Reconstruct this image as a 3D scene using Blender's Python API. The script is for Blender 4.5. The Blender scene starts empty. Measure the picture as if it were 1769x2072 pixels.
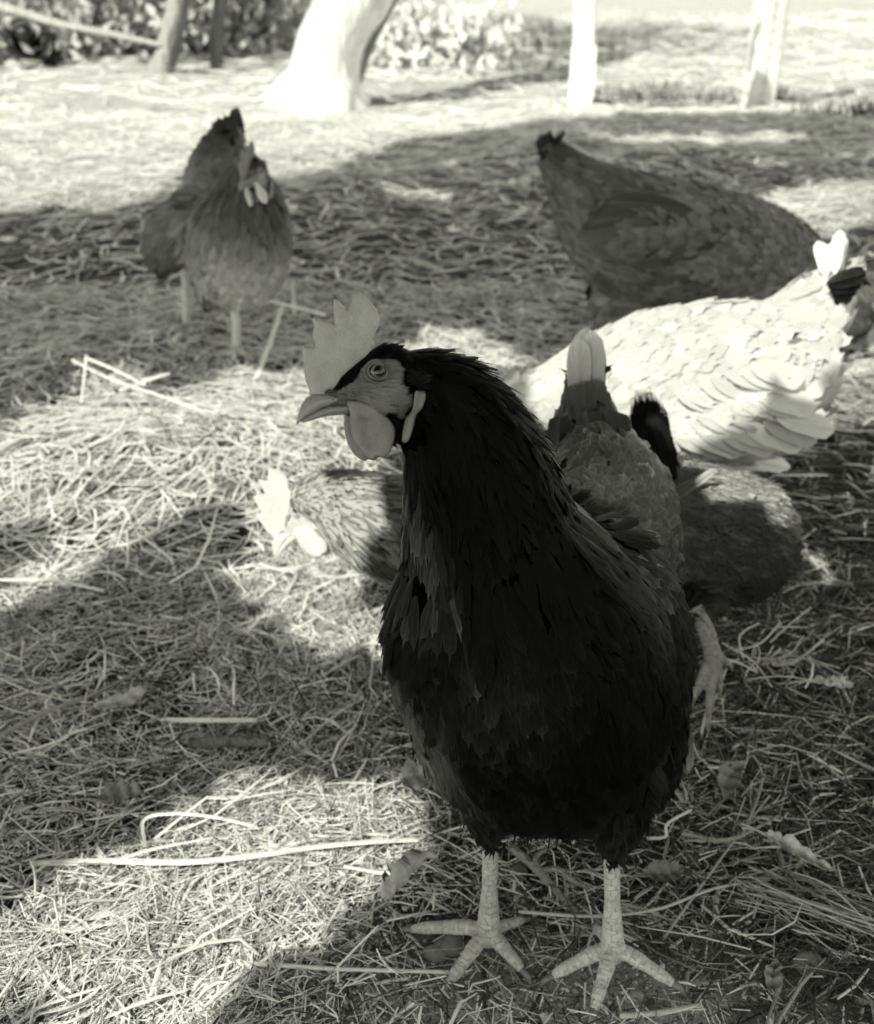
import bpy, bmesh, math, random
import numpy as np
from mathutils import Vector, Matrix
from mathutils.geometry import delaunay_2d_cdt

# ------------------------------------------------------------------ camera, light, exposure
S = bpy.context.scene
COL = S.collection
CAM_H = 0.61
PITCH = math.radians(29.6)
FPX = 2000.0                      # focal length for a 1769 x 2072 frame
cam = bpy.data.cameras.new('camera')
cam.sensor_fit = 'VERTICAL'; cam.sensor_height = 24.0
cam.lens = 24.0 * FPX / 2072.0
cam.clip_start = 0.02; cam.clip_end = 600
cam.dof.use_dof = True; cam.dof.focus_distance = 0.545
cam.dof.aperture_fstop = cam.lens / 3.7
camo = bpy.data.objects.new('camera', cam); COL.objects.link(camo)
camo.location = (0, 0, CAM_H); camo.rotation_euler = (math.pi/2 - PITCH, 0, 0)
S.camera = camo

SUN_EL = math.radians(50)
SUN_AZ = math.radians(46)         # the light travels towards +x and +y, from behind the camera's left shoulder
LDIR = np.array([math.cos(SUN_EL)*math.cos(SUN_AZ), math.cos(SUN_EL)*math.sin(SUN_AZ), -math.sin(SUN_EL)])
TINT = (0.99, 1.0, 0.845)
EXPO = 3.2
sun = bpy.data.lights.new('sun', 'SUN'); sun.energy = 5.0; sun.angle = math.radians(0.35); sun.color = TINT
suno = bpy.data.objects.new('sun', sun); COL.objects.link(suno)
suno.rotation_euler = Vector(LDIR).to_track_quat('-Z', 'Y').to_euler()

W = bpy.data.worlds.new('World'); S.world = W; W.use_nodes = True
wn = W.node_tree; wn.nodes.clear()
sky = wn.nodes.new('ShaderNodeTexSky'); sky.sky_type = 'NISHITA'; sky.sun_disc = False
sky.sun_elevation = SUN_EL; sky.sun_rotation = math.atan2(-LDIR[0], -LDIR[1])
bw = wn.nodes.new('ShaderNodeRGBToBW')
tn = wn.nodes.new('ShaderNodeMix'); tn.data_type = 'RGBA'; tn.blend_type = 'MULTIPLY'; tn.inputs[0].default_value = 1
tn.inputs[7].default_value = (*TINT, 1)
bg = wn.nodes.new('ShaderNodeBackground'); bg.inputs[1].default_value = 0.05
wo = wn.nodes.new('ShaderNodeOutputWorld')
wn.links.new(sky.outputs[0], bw.inputs[0]); wn.links.new(bw.outputs[0], tn.inputs[6])
wn.links.new(tn.outputs[2], bg.inputs[0]); wn.links.new(bg.outputs[0], wo.inputs[0])

vs = S.view_settings
vs.view_transform = 'Standard'; vs.look = 'None'; vs.gamma = 1; vs.use_curve_mapping = False; vs.exposure = EXPO
S.render.engine = 'CYCLES'
S.cycles.use_light_tree = False
S.cycles.sample_clamp_direct = 2 * 0.64 / 2**EXPO     # highlights wash out softly as on the print
S.cycles.sample_clamp_indirect = 2 * 2.6 / 2**EXPO
S.cycles.max_bounces = 6; S.cycles.diffuse_bounces = 4; S.cycles.transparent_max_bounces = 8
S.cycles.use_denoising = True

# ------------------------------------------------------------------ helpers
RNG = np.random.default_rng(11)
random.seed(5)
FW = np.array([0, math.cos(PITCH), -math.sin(PITCH)]); UP = np.array([0, math.sin(PITCH), math.cos(PITCH)])
RT = np.array([1.0, 0, 0]); EYE = np.array([0, 0, CAM_H])

def ray(u, v): return FW + RT*(u-884.5)/FPX - UP*(v-1036.0)/FPX
def at(u, v, y):
    d = ray(u, v); return EYE + d*(y/d[1])
def gnd(u, v, z=0.0):
    d = ray(u, v); return EYE + d*((z-CAM_H)/d[2])
def depth(p): return float(np.dot(np.asarray(p)-EYE, FW))
def ppm(p): return FPX/depth(p)          # picture units per metre at p
def nrm(a):
    a = np.asarray(a, float); return a/(np.linalg.norm(a, axis=-1, keepdims=True)+1e-12)

def mesh_np(name, V, F, smooth=True):
    """V (n,3); F list of arrays (m,k)"""
    me = bpy.data.meshes.new(name)
    V = np.asarray(V, np.float32)
    me.vertices.add(len(V)); me.vertices.foreach_set('co', V.ravel())
    if not isinstance(F, (list, tuple)): F = [F]
    F = [np.asarray(f, np.int32) for f in F if len(f)]
    nl = sum(f.size for f in F); nf = sum(len(f) for f in F)
    me.loops.add(nl); me.polygons.add(nf)
    me.loops.foreach_set('vertex_index', np.concatenate([f.ravel() for f in F]))
    st, tot, o = [], [], 0
    for f in F:
        k = f.shape[1]; st.append(o + np.arange(len(f))*k); tot.append(np.full(len(f), k)); o += f.size
    me.polygons.foreach_set('loop_start', np.concatenate(st).astype(np.int32))
    me.polygons.foreach_set('use_smooth', np.full(nf, smooth))
    me.update(calc_edges=True)
    return me

def set_col(me, c, name='Col'):
    a = me.color_attributes.new(name, 'FLOAT_COLOR', 'POINT')
    c = np.asarray(c, np.float32)
    if c.ndim == 1: c = np.stack([c, c, c, np.ones_like(c)], 1)
    a.data.foreach_set('color', c.ravel())

def set_uv(me, uv):
    l = me.uv_layers.new(name='UVMap')
    idx = np.empty(len(me.loops), np.int32); me.loops.foreach_get('vertex_index', idx)
    l.data.foreach_set('uv', np.asarray(uv, np.float32)[idx].ravel())

def obj(name, me, mat=None, parent=None):
    o = bpy.data.objects.new(name, me); COL.objects.link(o)
    if mat and me is not None and not me.materials: me.materials.append(mat)
    if parent: o.parent = parent
    return o
def thing(name, label, cat, group=None, loc=None):
    o = bpy.data.objects.new(name, None); COL.objects.link(o); o.empty_display_size = 0.02
    return tag(o, label, cat, group)
def tag(o, label, cat, group=None):
    o['label'] = label; o['category'] = cat
    if group: o['group'] = group
    return o
def kind(o, k): o['kind'] = k; return o

def catmull(P, n):
    P = np.asarray(P, float); m = len(P)
    Q = np.vstack([2*P[0]-P[1], P, 2*P[-1]-P[-2]])
    out = []
    for i in range(m-1):
        p0, p1, p2, p3 = Q[i:i+4]
        for t in np.arange(n)/n:
            out.append(.5*((2*p1)+(-p0+p2)*t+(2*p0-5*p1+4*p2-p3)*t*t+(-p0+3*p1-3*p2+p3)*t**3))
    out.append(P[-1]); return np.array(out)

def tube(P, R, seg=10, cap=True, flat=None):
    """one tube along P with radii R -> V, [quads, tris]; flat = (normal, ratio)"""
    P = np.asarray(P, float); R = np.asarray(R, float)
    if R.ndim == 0: R = np.full(len(P), R)
    T = nrm(np.gradient(P, axis=0))
    a = np.array([0, 0, 1.0]) if abs(T[0][2]) < .9 else np.array([1.0, 0, 0])
    V = []; s = nrm(np.cross(T[0], a))
    for i in range(len(P)):
        s = nrm(s - T[i]*np.dot(s, T[i])); b = np.cross(T[i], s)
        th = np.arange(seg)*2*math.pi/seg
        ring = np.outer(np.cos(th), s) + np.outer(np.sin(th), b)
        if flat is not None:
            nn = np.asarray(flat[0]); ring -= np.outer(ring@nn, nn)*(1-flat[1])
        V.append(P[i] + R[i]*ring)
    V = np.vstack(V); n = len(P)
    q = []
    for i in range(n-1):
        a0 = i*seg + np.arange(seg); a1 = i*seg + (np.arange(seg)+1) % seg
        q.append(np.stack([a0, a1, a1+seg, a0+seg], 1))
    q = np.vstack(q); tr = []
    if cap:
        V = np.vstack([V, P[0], P[-1]]); c0, c1 = len(V)-2, len(V)-1
        k = np.arange(seg)
        tr = np.vstack([np.stack([(k+1) % seg, k, np.full(seg, c0)], 1),
                        np.stack([(n-1)*seg+k, (n-1)*seg+(k+1) % seg, np.full(seg, c1)], 1)])
    return V, q, tr

class Acc:
    def __init__(s): s.V = []; s.q = []; s.t = []; s.n = 0; s.C = []
    def add(s, V, q, t, c=None):
        s.V.append(V)
        if len(q): s.q.append(np.asarray(q)+s.n)
        if len(t): s.t.append(np.asarray(t)+s.n)
        s.n += len(V)
        s.C.append(np.full(len(V), 0.5 if c is None else c))
    def tube(s, P, R, seg=8, c=None, **k): s.add(*tube(P, R, seg, **k), c)
    def mesh(s, name, smooth=True):
        me = mesh_np(name, np.vstack(s.V), [np.vstack(x) for x in (s.q, s.t) if x], smooth)
        set_col(me, np.concatenate(s.C)); return me

# icosphere
def ico(sub):
    bm = bmesh.new(); bmesh.ops.create_icosphere(bm, subdivisions=sub, radius=1)
    V = np.array([v.co[:] for v in bm.verts]); F = np.array([[v.index for v in f.verts] for f in bm.faces]); bm.free()
    return V, F
ICO = ico(2); ICO3 = ico(3)

def vnoise(P, scale, seed=0):
    """cheap smooth pseudo-noise in [-1,1]"""
    P = np.asarray(P, float)*scale; r = np.random.default_rng(seed); o = 0
    for k in range(7):
        d = r.normal(size=P.shape[-1]); ph = r.uniform(0, 6.28)
        o = o + np.sin(P@d*(.7+.5*k) + ph)/(1+.35*k)
    return o/3.0

def in_poly(x, y, poly):
    poly = np.asarray(poly); inside = np.zeros(np.shape(x), bool); j = len(poly)-1
    for i in range(len(poly)):
        xi, yi = poly[i][:2]; xj, yj = poly[j][:2]
        c = ((yi > y) != (yj > y)) & (x < (xj-xi)*(y-yi)/(yj-yi+1e-12)+xi)
        inside ^= c; j = i
    return inside

# ------------------------------------------------------------------ materials
class NT:
    def __init__(s, name):
        s.m = bpy.data.materials.new(name); s.m.use_nodes = True; s.t = s.m.node_tree
        s.b = s.t.nodes['Principled BSDF']
    def n(s, typ, **k):
        x = s.t.nodes.new(typ)
        for a, v in k.items(): setattr(x, a, v)
        return x
    def l(s, a, b): s.t.links.new(a, b)
    def math(s, op, a, b=None, clamp=False):
        x = s.n('ShaderNodeMath', operation=op); x.use_clamp = clamp
        for i, q in enumerate((a, b)):
            if q is None: continue
            if isinstance(q, (int, float)): x.inputs[i].default_value = q
            else: s.l(q, x.inputs[i])
        return x.outputs[0]
    def noise(s, scale, detail=4, rough=.6, vec=None, dist=0):
        x = s.n('ShaderNodeTexNoise'); x.inputs['Scale'].default_value = scale
        x.inputs['Detail'].default_value = detail; x.inputs['Roughness'].default_value = rough
        x.inputs['Distortion'].default_value = dist
        if vec is not None: s.l(vec, x.inputs['Vector'])
        return x.outputs[0]
    def ramp(s, fac, stops):
        x = s.n('ShaderNodeValToRGB'); e = x.color_ramp.elements
        while len(e) < len(stops): e.new(.5)
        for k, (p, c) in zip(e, stops): k.position = p; k.color = (c, c, c, 1)
        s.l(fac, x.inputs[0]); return x.outputs[0]
    def coord(s, out='Object'): return s.n('ShaderNodeTexCoord').outputs[out]
    def mapping(s, vec, scale=(1, 1, 1), rot=(0, 0, 0)):
        x = s.n('ShaderNodeMapping'); x.inputs['Scale'].default_value = scale; x.inputs['Rotation'].default_value = rot
        s.l(vec, x.inputs['Vector']); return x.outputs[0]
    def bump(s, h, strength, dist):
        x = s.n('ShaderNodeBump'); x.inputs['Strength'].default_value = strength; x.inputs['Distance'].default_value = dist
        s.l(h, x.inputs['Height']); s.l(x.outputs[0], s.b.inputs['Normal'])
    def col(s): 
        x = s.n('ShaderNodeVertexColor'); x.layer_name = 'Col'; return x.outputs[0]
    def done(s, base=None, rough=.7, spec=.3):
        if base is not None:
            if isinstance(base, (int, float)): s.b.inputs['Base Color'].default_value = (base, base, base, 1)
            else: s.l(base, s.b.inputs['Base Color'])
        s.b.inputs['Roughness'].default_value = rough; s.b.inputs['Specular IOR Level'].default_value = spec
        return s.m

def mat_plumage(name, lace=0.6, lacepos=.72, rough=.55, spec=.25, streak=0.0, fringe=.75):
    t = NT(name); col = t.col()
    uv = t.n('ShaderNodeUVMap'); uv.uv_map = 'UVMap'
    sx = t.n('ShaderNodeSeparateXYZ'); t.l(uv.outputs[0], sx.inputs[0])
    au = t.math('ABSOLUTE', t.math('SUBTRACT', t.math('MULTIPLY', sx.outputs[0], 2), 1)); v = sx.outputs[1]
    v = t.math('FRACT', v)
    edge = t.math('MAXIMUM', au, v)
    mr = t.n('ShaderNodeMapRange'); mr.inputs[1].default_value = lacepos; mr.inputs[2].default_value = 1.0
    t.l(edge, mr.inputs[0])
    sh = t.math('SUBTRACT', 1, t.math('MULTIPLY', au, 9), clamp=True)
    cb = t.n('ShaderNodeCombineXYZ')
    t.l(t.math('SUBTRACT', t.math('MULTIPLY', v, 34), t.math('MULTIPLY', au, 13)), cb.inputs[0])
    t.l(t.math('MULTIPLY', sx.outputs[0], 2.0), cb.inputs[1]); t.l(t.math('FLOOR', sx.outputs[1]), cb.inputs[2])
    barb = t.noise(1.0, 2, .6, cb.outputs[0])
    f = t.math('ADD', 1.0, t.math('MULTIPLY', mr.outputs[0], lace))
    f = t.math('ADD', f, t.math('MULTIPLY', sh, streak))
    f = t.math('MULTIPLY', f, t.math('ADD', .55, t.math('MULTIPLY', barb, .9)))
    mx = t.n('ShaderNodeMix', data_type='RGBA', blend_type='MULTIPLY'); mx.inputs[0].default_value = 1
    cc = t.n('ShaderNodeCombineColor')
    for i in range(3): t.l(f, cc.inputs[i])
    t.l(col, mx.inputs[6]); t.l(cc.outputs[0], mx.inputs[7])
    t.bump(barb, .5, .0006)
    # frayed tips: the vane opens between the barbs
    n2 = t.noise(1.3, 1, .5, cb.outputs[0])
    e2 = t.n('ShaderNodeMapRange'); e2.inputs[1].default_value = fringe; e2.inputs[2].default_value = 1.02
    t.l(edge, e2.inputs[0])
    al = t.math('GREATER_THAN', t.math('ADD', n2, .12), t.math('MULTIPLY', e2.outputs[0], .82))
    t.l(al, t.b.inputs['Alpha'])
    return t.done(mx.outputs[2], rough, spec)

def mat_skin(name, scale=900, bump=.35, rough=.5, spec=.35, var=.35, fold=(1, 1, 1), bdist=.0012):
    t = NT(name); col = t.col(); oc = t.coord()
    n = t.noise(scale, 3, .6, t.mapping(oc, fold)); n2 = t.noise(scale*.12, 3, .6, oc)
    f = t.math('ADD', 1-var*.9, t.math('MULTIPLY', t.math('ADD', t.math('MULTIPLY', n, .7), n2), var))
    mx = t.n('ShaderNodeMix', data_type='RGBA', blend_type='MULTIPLY'); mx.inputs[0].default_value = 1
    cc = t.n('ShaderNodeCombineColor')
    for i in range(3): t.l(f, cc.inputs[i])
    t.l(col, mx.inputs[6]); t.l(cc.outputs[0], mx.inputs[7])
    t.bump(n, bump, bdist)
    m = t.done(mx.outputs[2], rough, spec)
    if name == 'face_skin':
        r_ = t.n('ShaderNodeMapRange'); r_.inputs[1].default_value = .02; r_.inputs[2].default_value = .09; r_.inputs[3].default_value = .01; r_.inputs[4].default_value = spec
        t.l(col, r_.inputs[0]); t.l(r_.outputs[0], t.b.inputs['Specular IOR Level'])
    return m

def mat_leg():
    t = NT('scaly_leg'); col = t.col(); oc = t.coord(); uv = t.n('ShaderNodeUVMap'); uv.uv_map = 'UVMap'
    br = t.n('ShaderNodeTexBrick'); br.offset = .5
    for k, v in (('Scale', 1), ('Mortar Size', .07), ('Mortar Smooth', .6), ('Brick Width', 1), ('Row Height', 1), ('Bias', 0)): br.inputs[k].default_value = v
    br.inputs['Color1'].default_value = (1, 1, 1, 1); br.inputs['Color2'].default_value = (.86, .86, .86, 1); br.inputs['Mortar'].default_value = (.70, .70, .70, 1)
    nz = t.n('ShaderNodeTexNoise'); nz.inputs['Scale'].default_value = 230; nz.inputs['Detail'].default_value = 2; t.l(oc, nz.inputs['Vector'])
    va = t.n('ShaderNodeVectorMath', operation='MULTIPLY_ADD'); va.inputs[1].default_value = (.55, .8, 0); t.l(nz.outputs[1], va.inputs[0]); t.l(uv.outputs[0], va.inputs[2])
    t.l(va.outputs[0], br.inputs['Vector'])
    f = t.math('ADD', .45, t.math('MULTIPLY', t.noise(140, 4, .7, oc), 1.0))
    mx = t.n('ShaderNodeMix', data_type='RGBA', blend_type='MULTIPLY'); mx.inputs[0].default_value = 1
    m2 = t.n('ShaderNodeMix', data_type='RGBA', blend_type='MULTIPLY'); m2.inputs[0].default_value = 1
    cc = t.n('ShaderNodeCombineColor')
    for i in range(3): t.l(f, cc.inputs[i])
    t.l(col, mx.inputs[6]); t.l(cc.outputs[0], mx.inputs[7]); t.l(mx.outputs[2], m2.inputs[6]); t.l(br.outputs[0], m2.inputs[7])
    h = t.math('ADD', t.math('SUBTRACT', 1, br.outputs[1]), t.math('MULTIPLY', t.noise(700, 2, .6, oc), .35))
    t.bump(h, .8, .0011)
    return t.done(m2.outputs[2], .55, .3)

def mat_vcol(name, scale=60, var=.5, bump=.3, dist=.003, rough=.8, spec=.2, stretch=(1, 1, 1), trans=0):
    t = NT(name); col = t.col(); oc = t.mapping(t.coord(), stretch)
    n = t.noise(scale, 4, .65, oc)
    f = t.math('ADD', 1-var*.5, t.math('MULTIPLY', n, var))
    mx = t.n('ShaderNodeMix', data_type='RGBA', blend_type='MULTIPLY'); mx.inputs[0].default_value = 1
    cc = t.n('ShaderNodeCombineColor')
    for i in range(3): t.l(f, cc.inputs[i])
    t.l(col, mx.inputs[6]); t.l(cc.outputs[0], mx.inputs[7])
    t.bump(n, bump, dist)
    m = t.done(mx.outputs[2], rough, spec)
    if trans:
        tr = t.n('ShaderNodeBsdfTranslucent'); t.l(mx.outputs[2], tr.inputs[0])
        ms = t.n('ShaderNodeMixShader'); ms.inputs[0].default_value = trans
        out = t.t.nodes['Material Output']
        t.l(t.b.outputs[0], ms.inputs[1]); t.l(tr.outputs[0], ms.inputs[2]); t.l(ms.outputs[0], out.inputs[0])
    return m

def mat_ground():
    t = NT('soil'); oc = t.coord()
    n1 = t.noise(2.2, 5, .6, oc); n2 = t.noise(45, 5, .7, oc); n3 = t.noise(260, 4, .7, oc)
    col = t.col()
    f = t.math('MULTIPLY', t.math('ADD', .35, t.math('MULTIPLY', n2, 1.25)), t.math('ADD', .55, t.math('MULTIPLY', n1, .9)))
    f = t.math('MULTIPLY', f, t.math('ADD', .6, t.math('MULTIPLY', n3, .8)))
    mx = t.n('ShaderNodeMix', data_type='RGBA', blend_type='MULTIPLY'); mx.inputs[0].default_value = 1
    cc = t.n('ShaderNodeCombineColor')
    for i in range(3): t.l(f, cc.inputs[i])
    t.l(col, mx.inputs[6]); t.l(cc.outputs[0], mx.inputs[7])
    h = t.math('ADD', t.math('MULTIPLY', n2, 1.0), t.math('MULTIPLY', n3, .4))
    t.bump(h, 1.0, .02)
    return t.done(mx.outputs[2], .95, .1)

M = {}
M['soil'] = mat_ground()
M['straw'] = mat_vcol('straw', 300, .5, .2, .001, .55, .3)
M['leaf'] = mat_vcol('green_leaf', 40, .4, .2, .002, .5, .35, trans=.25)
M['dry_leaf'] = mat_vcol('dry_leaf', 140, .6, .5, .002, .6, .3)
M['bark'] = mat_vcol('bark', 22, 1.3, 1.0, .05, .9, .15, stretch=(1, 1, .25))
M['wood'] = mat_vcol('weathered_wood', 40, .5, .5, .004, .85, .2, stretch=(1, 1, .1))
M['stone'] = mat_vcol('stone', 120, .6, .6, .002, .85, .2)
M['wire'] = NT('galvanised_wire').done(.22, .5, .5)
M['skin'] = mat_skin('bare_skin', 1100, .5, .5, .35, .45)
M['face'] = mat_skin('face_skin', 430, 1.0, .55, .25, 1.0, fold=(.30, 1, 1.8), bdist=.003)
M['comb'] = mat_skin('comb_skin', 1000, .5, .5, .3, .55, bdist=.0012)
M['leg'] = mat_leg()
M['horn'] = mat_skin('horn', 260, .12, .35, .5, .25, fold=(.25, 1, 1))
M['dark_plumage'] = mat_plumage('dark_plumage', lace=1.6, lacepos=.6, streak=1.2, spec=.04, rough=.5)
M['pale_plumage'] = mat_plumage('pale_plumage', lace=.18, lacepos=.8, rough=.6, streak=.1, fringe=.88)
M['brown_plumage'] = mat_plumage('brown_plumage', lace=.5, streak=.35)

# ------------------------------------------------------------------ where the sun reaches the ground
def gp(pts, z=0.0):
    """outline on the level z, slid down the sunbeams to the ground"""
    out = []
    for u, v in pts:
        p = gnd(u, v, z); p = p + LDIR*(z/-LDIR[2]); out.append(p[:2])
    return np.array(out)
def up(pts, y):
    """outline of something standing at the distance y, slid down the sunbeams to the ground"""
    P = np.array([at(u, v, y) for u, v in pts]); return (P + LDIR*(P[:, 2]/-LDIR[2])[:, None])[:, :2]
LIT = [
 gp([(-60,1880),(60,1830),(150,1770),(240,1715),(300,1680),(380,1620),(440,1570),(500,1540),(590,1552),(660,1580),(760,1600),(860,1632),(925,1665),(905,1720),(860,1765),(800,1800),(730,1850),(650,1880),(620,1930),(520,1990),(430,2100),(-80,2120)]),
 gp([(-60,960),(60,905),(130,850),(190,770),(260,760),(330,800),(430,790),(500,745),(545,690),(560,640),(640,640),(760,650),(900,665),(1010,690),(1060,740),(900,800),(840,900),(820,1010),(800,1110),(810,1360),(720,1340),(640,1300),(560,1270),(480,1210),(500,1160),(560,1120),(540,1060),(440,1050),(380,1075),(300,1120),(200,1175),(90,1210),(-60,1270),(-60,1220),(70,1170),(180,1110),(230,1085),(150,1070),(60,1090),(-60,1100)]),
 gp([(1630,770),(1700,735),(1800,720),(1830,980),(1700,985),(1590,985),(1580,880)]),
 gp([(-300,432),(0,438),(150,425),(270,420),(340,375),(400,345),(560,372),(640,355),(720,315),(800,285),(900,268),(1020,255),(1100,245),(1300,236),(1800,240),(2300,245),(3000,60),(-1500,60)]),
 gp([(1190,290),(1330,280),(1500,285),(1560,275),(1640,282),(1560,300),(1330,300)]),
 gp([(1540,400),(1610,380),(1790,372),(1790,430),(1700,480),(1620,470),(1570,440)]),
 gp([(760,395),(860,385),(930,398),(860,410)]),
 # the white hen's back and the hen feeding at the left stand in the sun
 up([(1020,700),(1150,700),(1230,650),(1320,595),(1430,555),(1550,520),(1650,440),(1750,440),(1765,570),(1680,700),(1660,800),(1600,870),(1480,950),(1330,935),(1250,870),(1130,850),(1030,830)], .98),
 up([(1020,700),(1150,700),(1230,650),(1320,595),(1430,555),(1550,520),(1650,440),(1750,440),(1765,570),(1680,700),(1660,800),(1600,870),(1480,950),(1330,935),(1250,870),(1130,850),(1030,830)], 1.10),
 up([(490,900),(600,895),(700,925),(790,940),(800,1020),(790,1200),(690,1150),(600,1170),(490,1150)], .79),
 up([(1360,915),(1600,905),(1650,1010),(1610,1110),(1530,1030),(1400,1000)], .80), up([(1360,915),(1600,905),(1650,1010),(1610,1110),(1530,1030),(1400,1000)], .87),
]
LITB = [(p.min(0), p.max(0)) for p in LIT]
DARK = [up([(270,430),(360,330),(400,250),(470,205),(520,240),(600,370),(615,500),(560,600),(380,620),(270,540)], y) for y in (1.45, 1.53, 1.62, 1.75, 1.85)] + \
       [up([(1080,260),(1250,320),(1500,385),(1660,480),(1700,620),(1400,640),(1230,660),(1120,480)], y) for y in (1.48, 1.55, 1.65, 1.75)] + [
        up([(1495,130),(1530,90),(1556,150),(1560,215),(1580,235),(1480,235)], 4.55), up([(1490,-40),(1535,-40),(1505,100),(1490,100)], 4.55)]
def lit(x, y):
    x = np.asarray(x); y = np.asarray(y); r = np.zeros(x.shape, bool)
    for p in LIT: r |= in_poly(x, y, p)
    for p in DARK: r &= ~in_poly(x, y, p)
    return r

# ------------------------------------------------------------------ ground
def ground_z(x, y):
    P = np.stack([x, y], -1)
    near = np.clip((y-.3)/1.2, 0, 1)
    z = .010*vnoise(P, 9, 1)*(.35+.65*near) + .018*vnoise(P, 3.1, 2)*near
    z += .05*vnoise(P, .8, 3)*np.clip((y-2.2)/3, 0, 1)
    # heap of straw on the left of the feeding hen
    z += .055*np.exp(-(((x+.38)/.30)**2+((y-1.16)/.17)**2))
    return z
def build_ground():
    ys = np.concatenate([np.linspace(-30, -.5, 12), np.linspace(0, 2.4, 150), np.linspace(2.45, 9, 90), np.geomspace(9.3, 400, 26)])
    xs = np.concatenate([-np.geomspace(400, 3.2, 24), np.linspace(-3, 3, 220), np.geomspace(3.2, 400, 24)])
    X, Y = np.meshgrid(xs, ys); Z = ground_z(X, Y)
    V = np.stack([X, Y, Z], -1).reshape(-1, 3); nx = len(xs); ny = len(ys)
    i = (np.arange(ny-1)[:, None]*nx + np.arange(nx-1)[None]).ravel()
    me = mesh_np('ground', V, np.stack([i, i+1, i+1+nx, i+nx], 1))
    x, y = V[:, 0], V[:, 1]
    sandy = np.exp(-(((x-.09)/.22)**2+((y-.39)/.06)**2))       # dry pale sand in the foreground, lightened further in place of thin sun
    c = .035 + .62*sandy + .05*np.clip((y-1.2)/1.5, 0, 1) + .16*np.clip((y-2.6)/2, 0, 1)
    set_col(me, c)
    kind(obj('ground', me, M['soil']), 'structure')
build_ground()

FEET = []          # spots kept clear of litter (x, y, r)
def straw_mesh(name, n, xr, yr, L, Wd, alb, zup, nseg=4, seed=0, bend=.35, keep=None, pitch=.08, sides=3, flowk=.0):
    r = np.random.default_rng(seed)
    x = r.uniform(*xr, n); y = r.uniform(yr[0], yr[1], n)
    if keep is not None:
        k = keep(x, y, r); x, y = x[k], y[k]; n = len(x)
    z = ground_z(x, y)
    ln = r.lognormal(np.log(L), .55, n).clip(L*.25, L*3); w = r.lognormal(np.log(Wd), .5, n).clip(Wd*.4, Wd*1.9)
    th = r.uniform(0, 2*math.pi, n) + 0
    th = np.where(r.random(n) < flowk, 2.2*vnoise(np.stack([x, y], 1), 4, seed+3) + r.normal(0, .35, n), th)
    ph = r.normal(0, pitch, n)
    kb = r.normal(0, bend, n)*1.0
    kz = r.normal(0, .12, n)
    t = np.linspace(-.5, .5, nseg)
    dx, dy = np.cos(th), np.sin(th)
    a = t[None]*ln[:, None]
    kink = (r.random(n) < .3)[:, None]
    cv = np.where(kink, np.maximum(t[None]-r.uniform(-.3, .2, n)[:, None], 0)*1.2*np.sign(kb)[:, None]*r.uniform(.2, 1.2, n)[:, None], (t**2)[None]*kb[:, None]*2)*ln[:, None]
    px = x[:, None] + a*dx[:, None] - dy[:, None]*cv
    py = y[:, None] + a*dy[:, None] + dx[:, None]*cv
    h = np.abs(r.normal(0, zup, n)) + .001
    gz = ground_z(px, py)
    pz = np.maximum(gz + h[:, None] + a*np.tan(ph)[:, None]*.8 + (t**2-.1)[None]*(kz*ln)[:, None]*2, gz+.0005)
    P = np.stack([px, py, pz], -1)
    if FEET:
        bad = np.zeros(n, bool)
        for fx, fy, fr in FEET: bad |= (((px-fx)**2+(py-fy)**2 < (fr*.8)**2).any(1))
        g_ = ~bad; P = P[g_]; w = w[g_]; x, y = x[g_], y[g_]; n = len(P)
    T = nrm(np.gradient(P, axis=1))
    up = np.zeros_like(P); up[..., 2] = 1
    s = nrm(np.cross(T, up)); b = np.cross(s, T)
    tw = r.uniform(0, 6.28, n)
    V = np.empty((n, nseg, sides, 3))
    taper = np.interp(t, [-.5, -.3, .3, .5], [.7, 1, .95, .45])
    for k in range(sides):
        an = tw + k*2*math.pi/sides
        ring = s*np.cos(an)[:, None, None] + b*(np.sin(an)*.55)[:, None, None]
        V[:, :, k] = P + ring*(w[:, None]*taper[None])[..., None]*.5
    base = (np.arange(n)*nseg*sides)[:, None, None]
    i = np.arange(nseg-1)[:, None]*sides; k = np.arange(sides)[None]; k1 = (k+1) % sides
    q = np.stack([i+k, i+k1, i+sides+k1, i+sides+k], -1).reshape(1, -1, 4) + base
    me = mesh_np(name, V.reshape(-1, 3), q.reshape(-1, 4))
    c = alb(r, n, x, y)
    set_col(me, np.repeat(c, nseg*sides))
    return me

def pale_share(x, y):      # older litter right; sun patches and shade also put into the straw tone
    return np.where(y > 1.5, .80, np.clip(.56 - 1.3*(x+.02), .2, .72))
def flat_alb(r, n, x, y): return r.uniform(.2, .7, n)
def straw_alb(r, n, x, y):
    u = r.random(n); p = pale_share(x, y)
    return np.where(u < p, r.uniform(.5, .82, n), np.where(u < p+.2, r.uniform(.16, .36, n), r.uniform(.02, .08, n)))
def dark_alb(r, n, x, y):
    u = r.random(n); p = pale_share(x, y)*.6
    return np.where(u < p, r.uniform(.35, .7, n), np.where(u < p+.2, r.uniform(.1, .22, n), r.uniform(.015, .05, n)))

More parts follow.
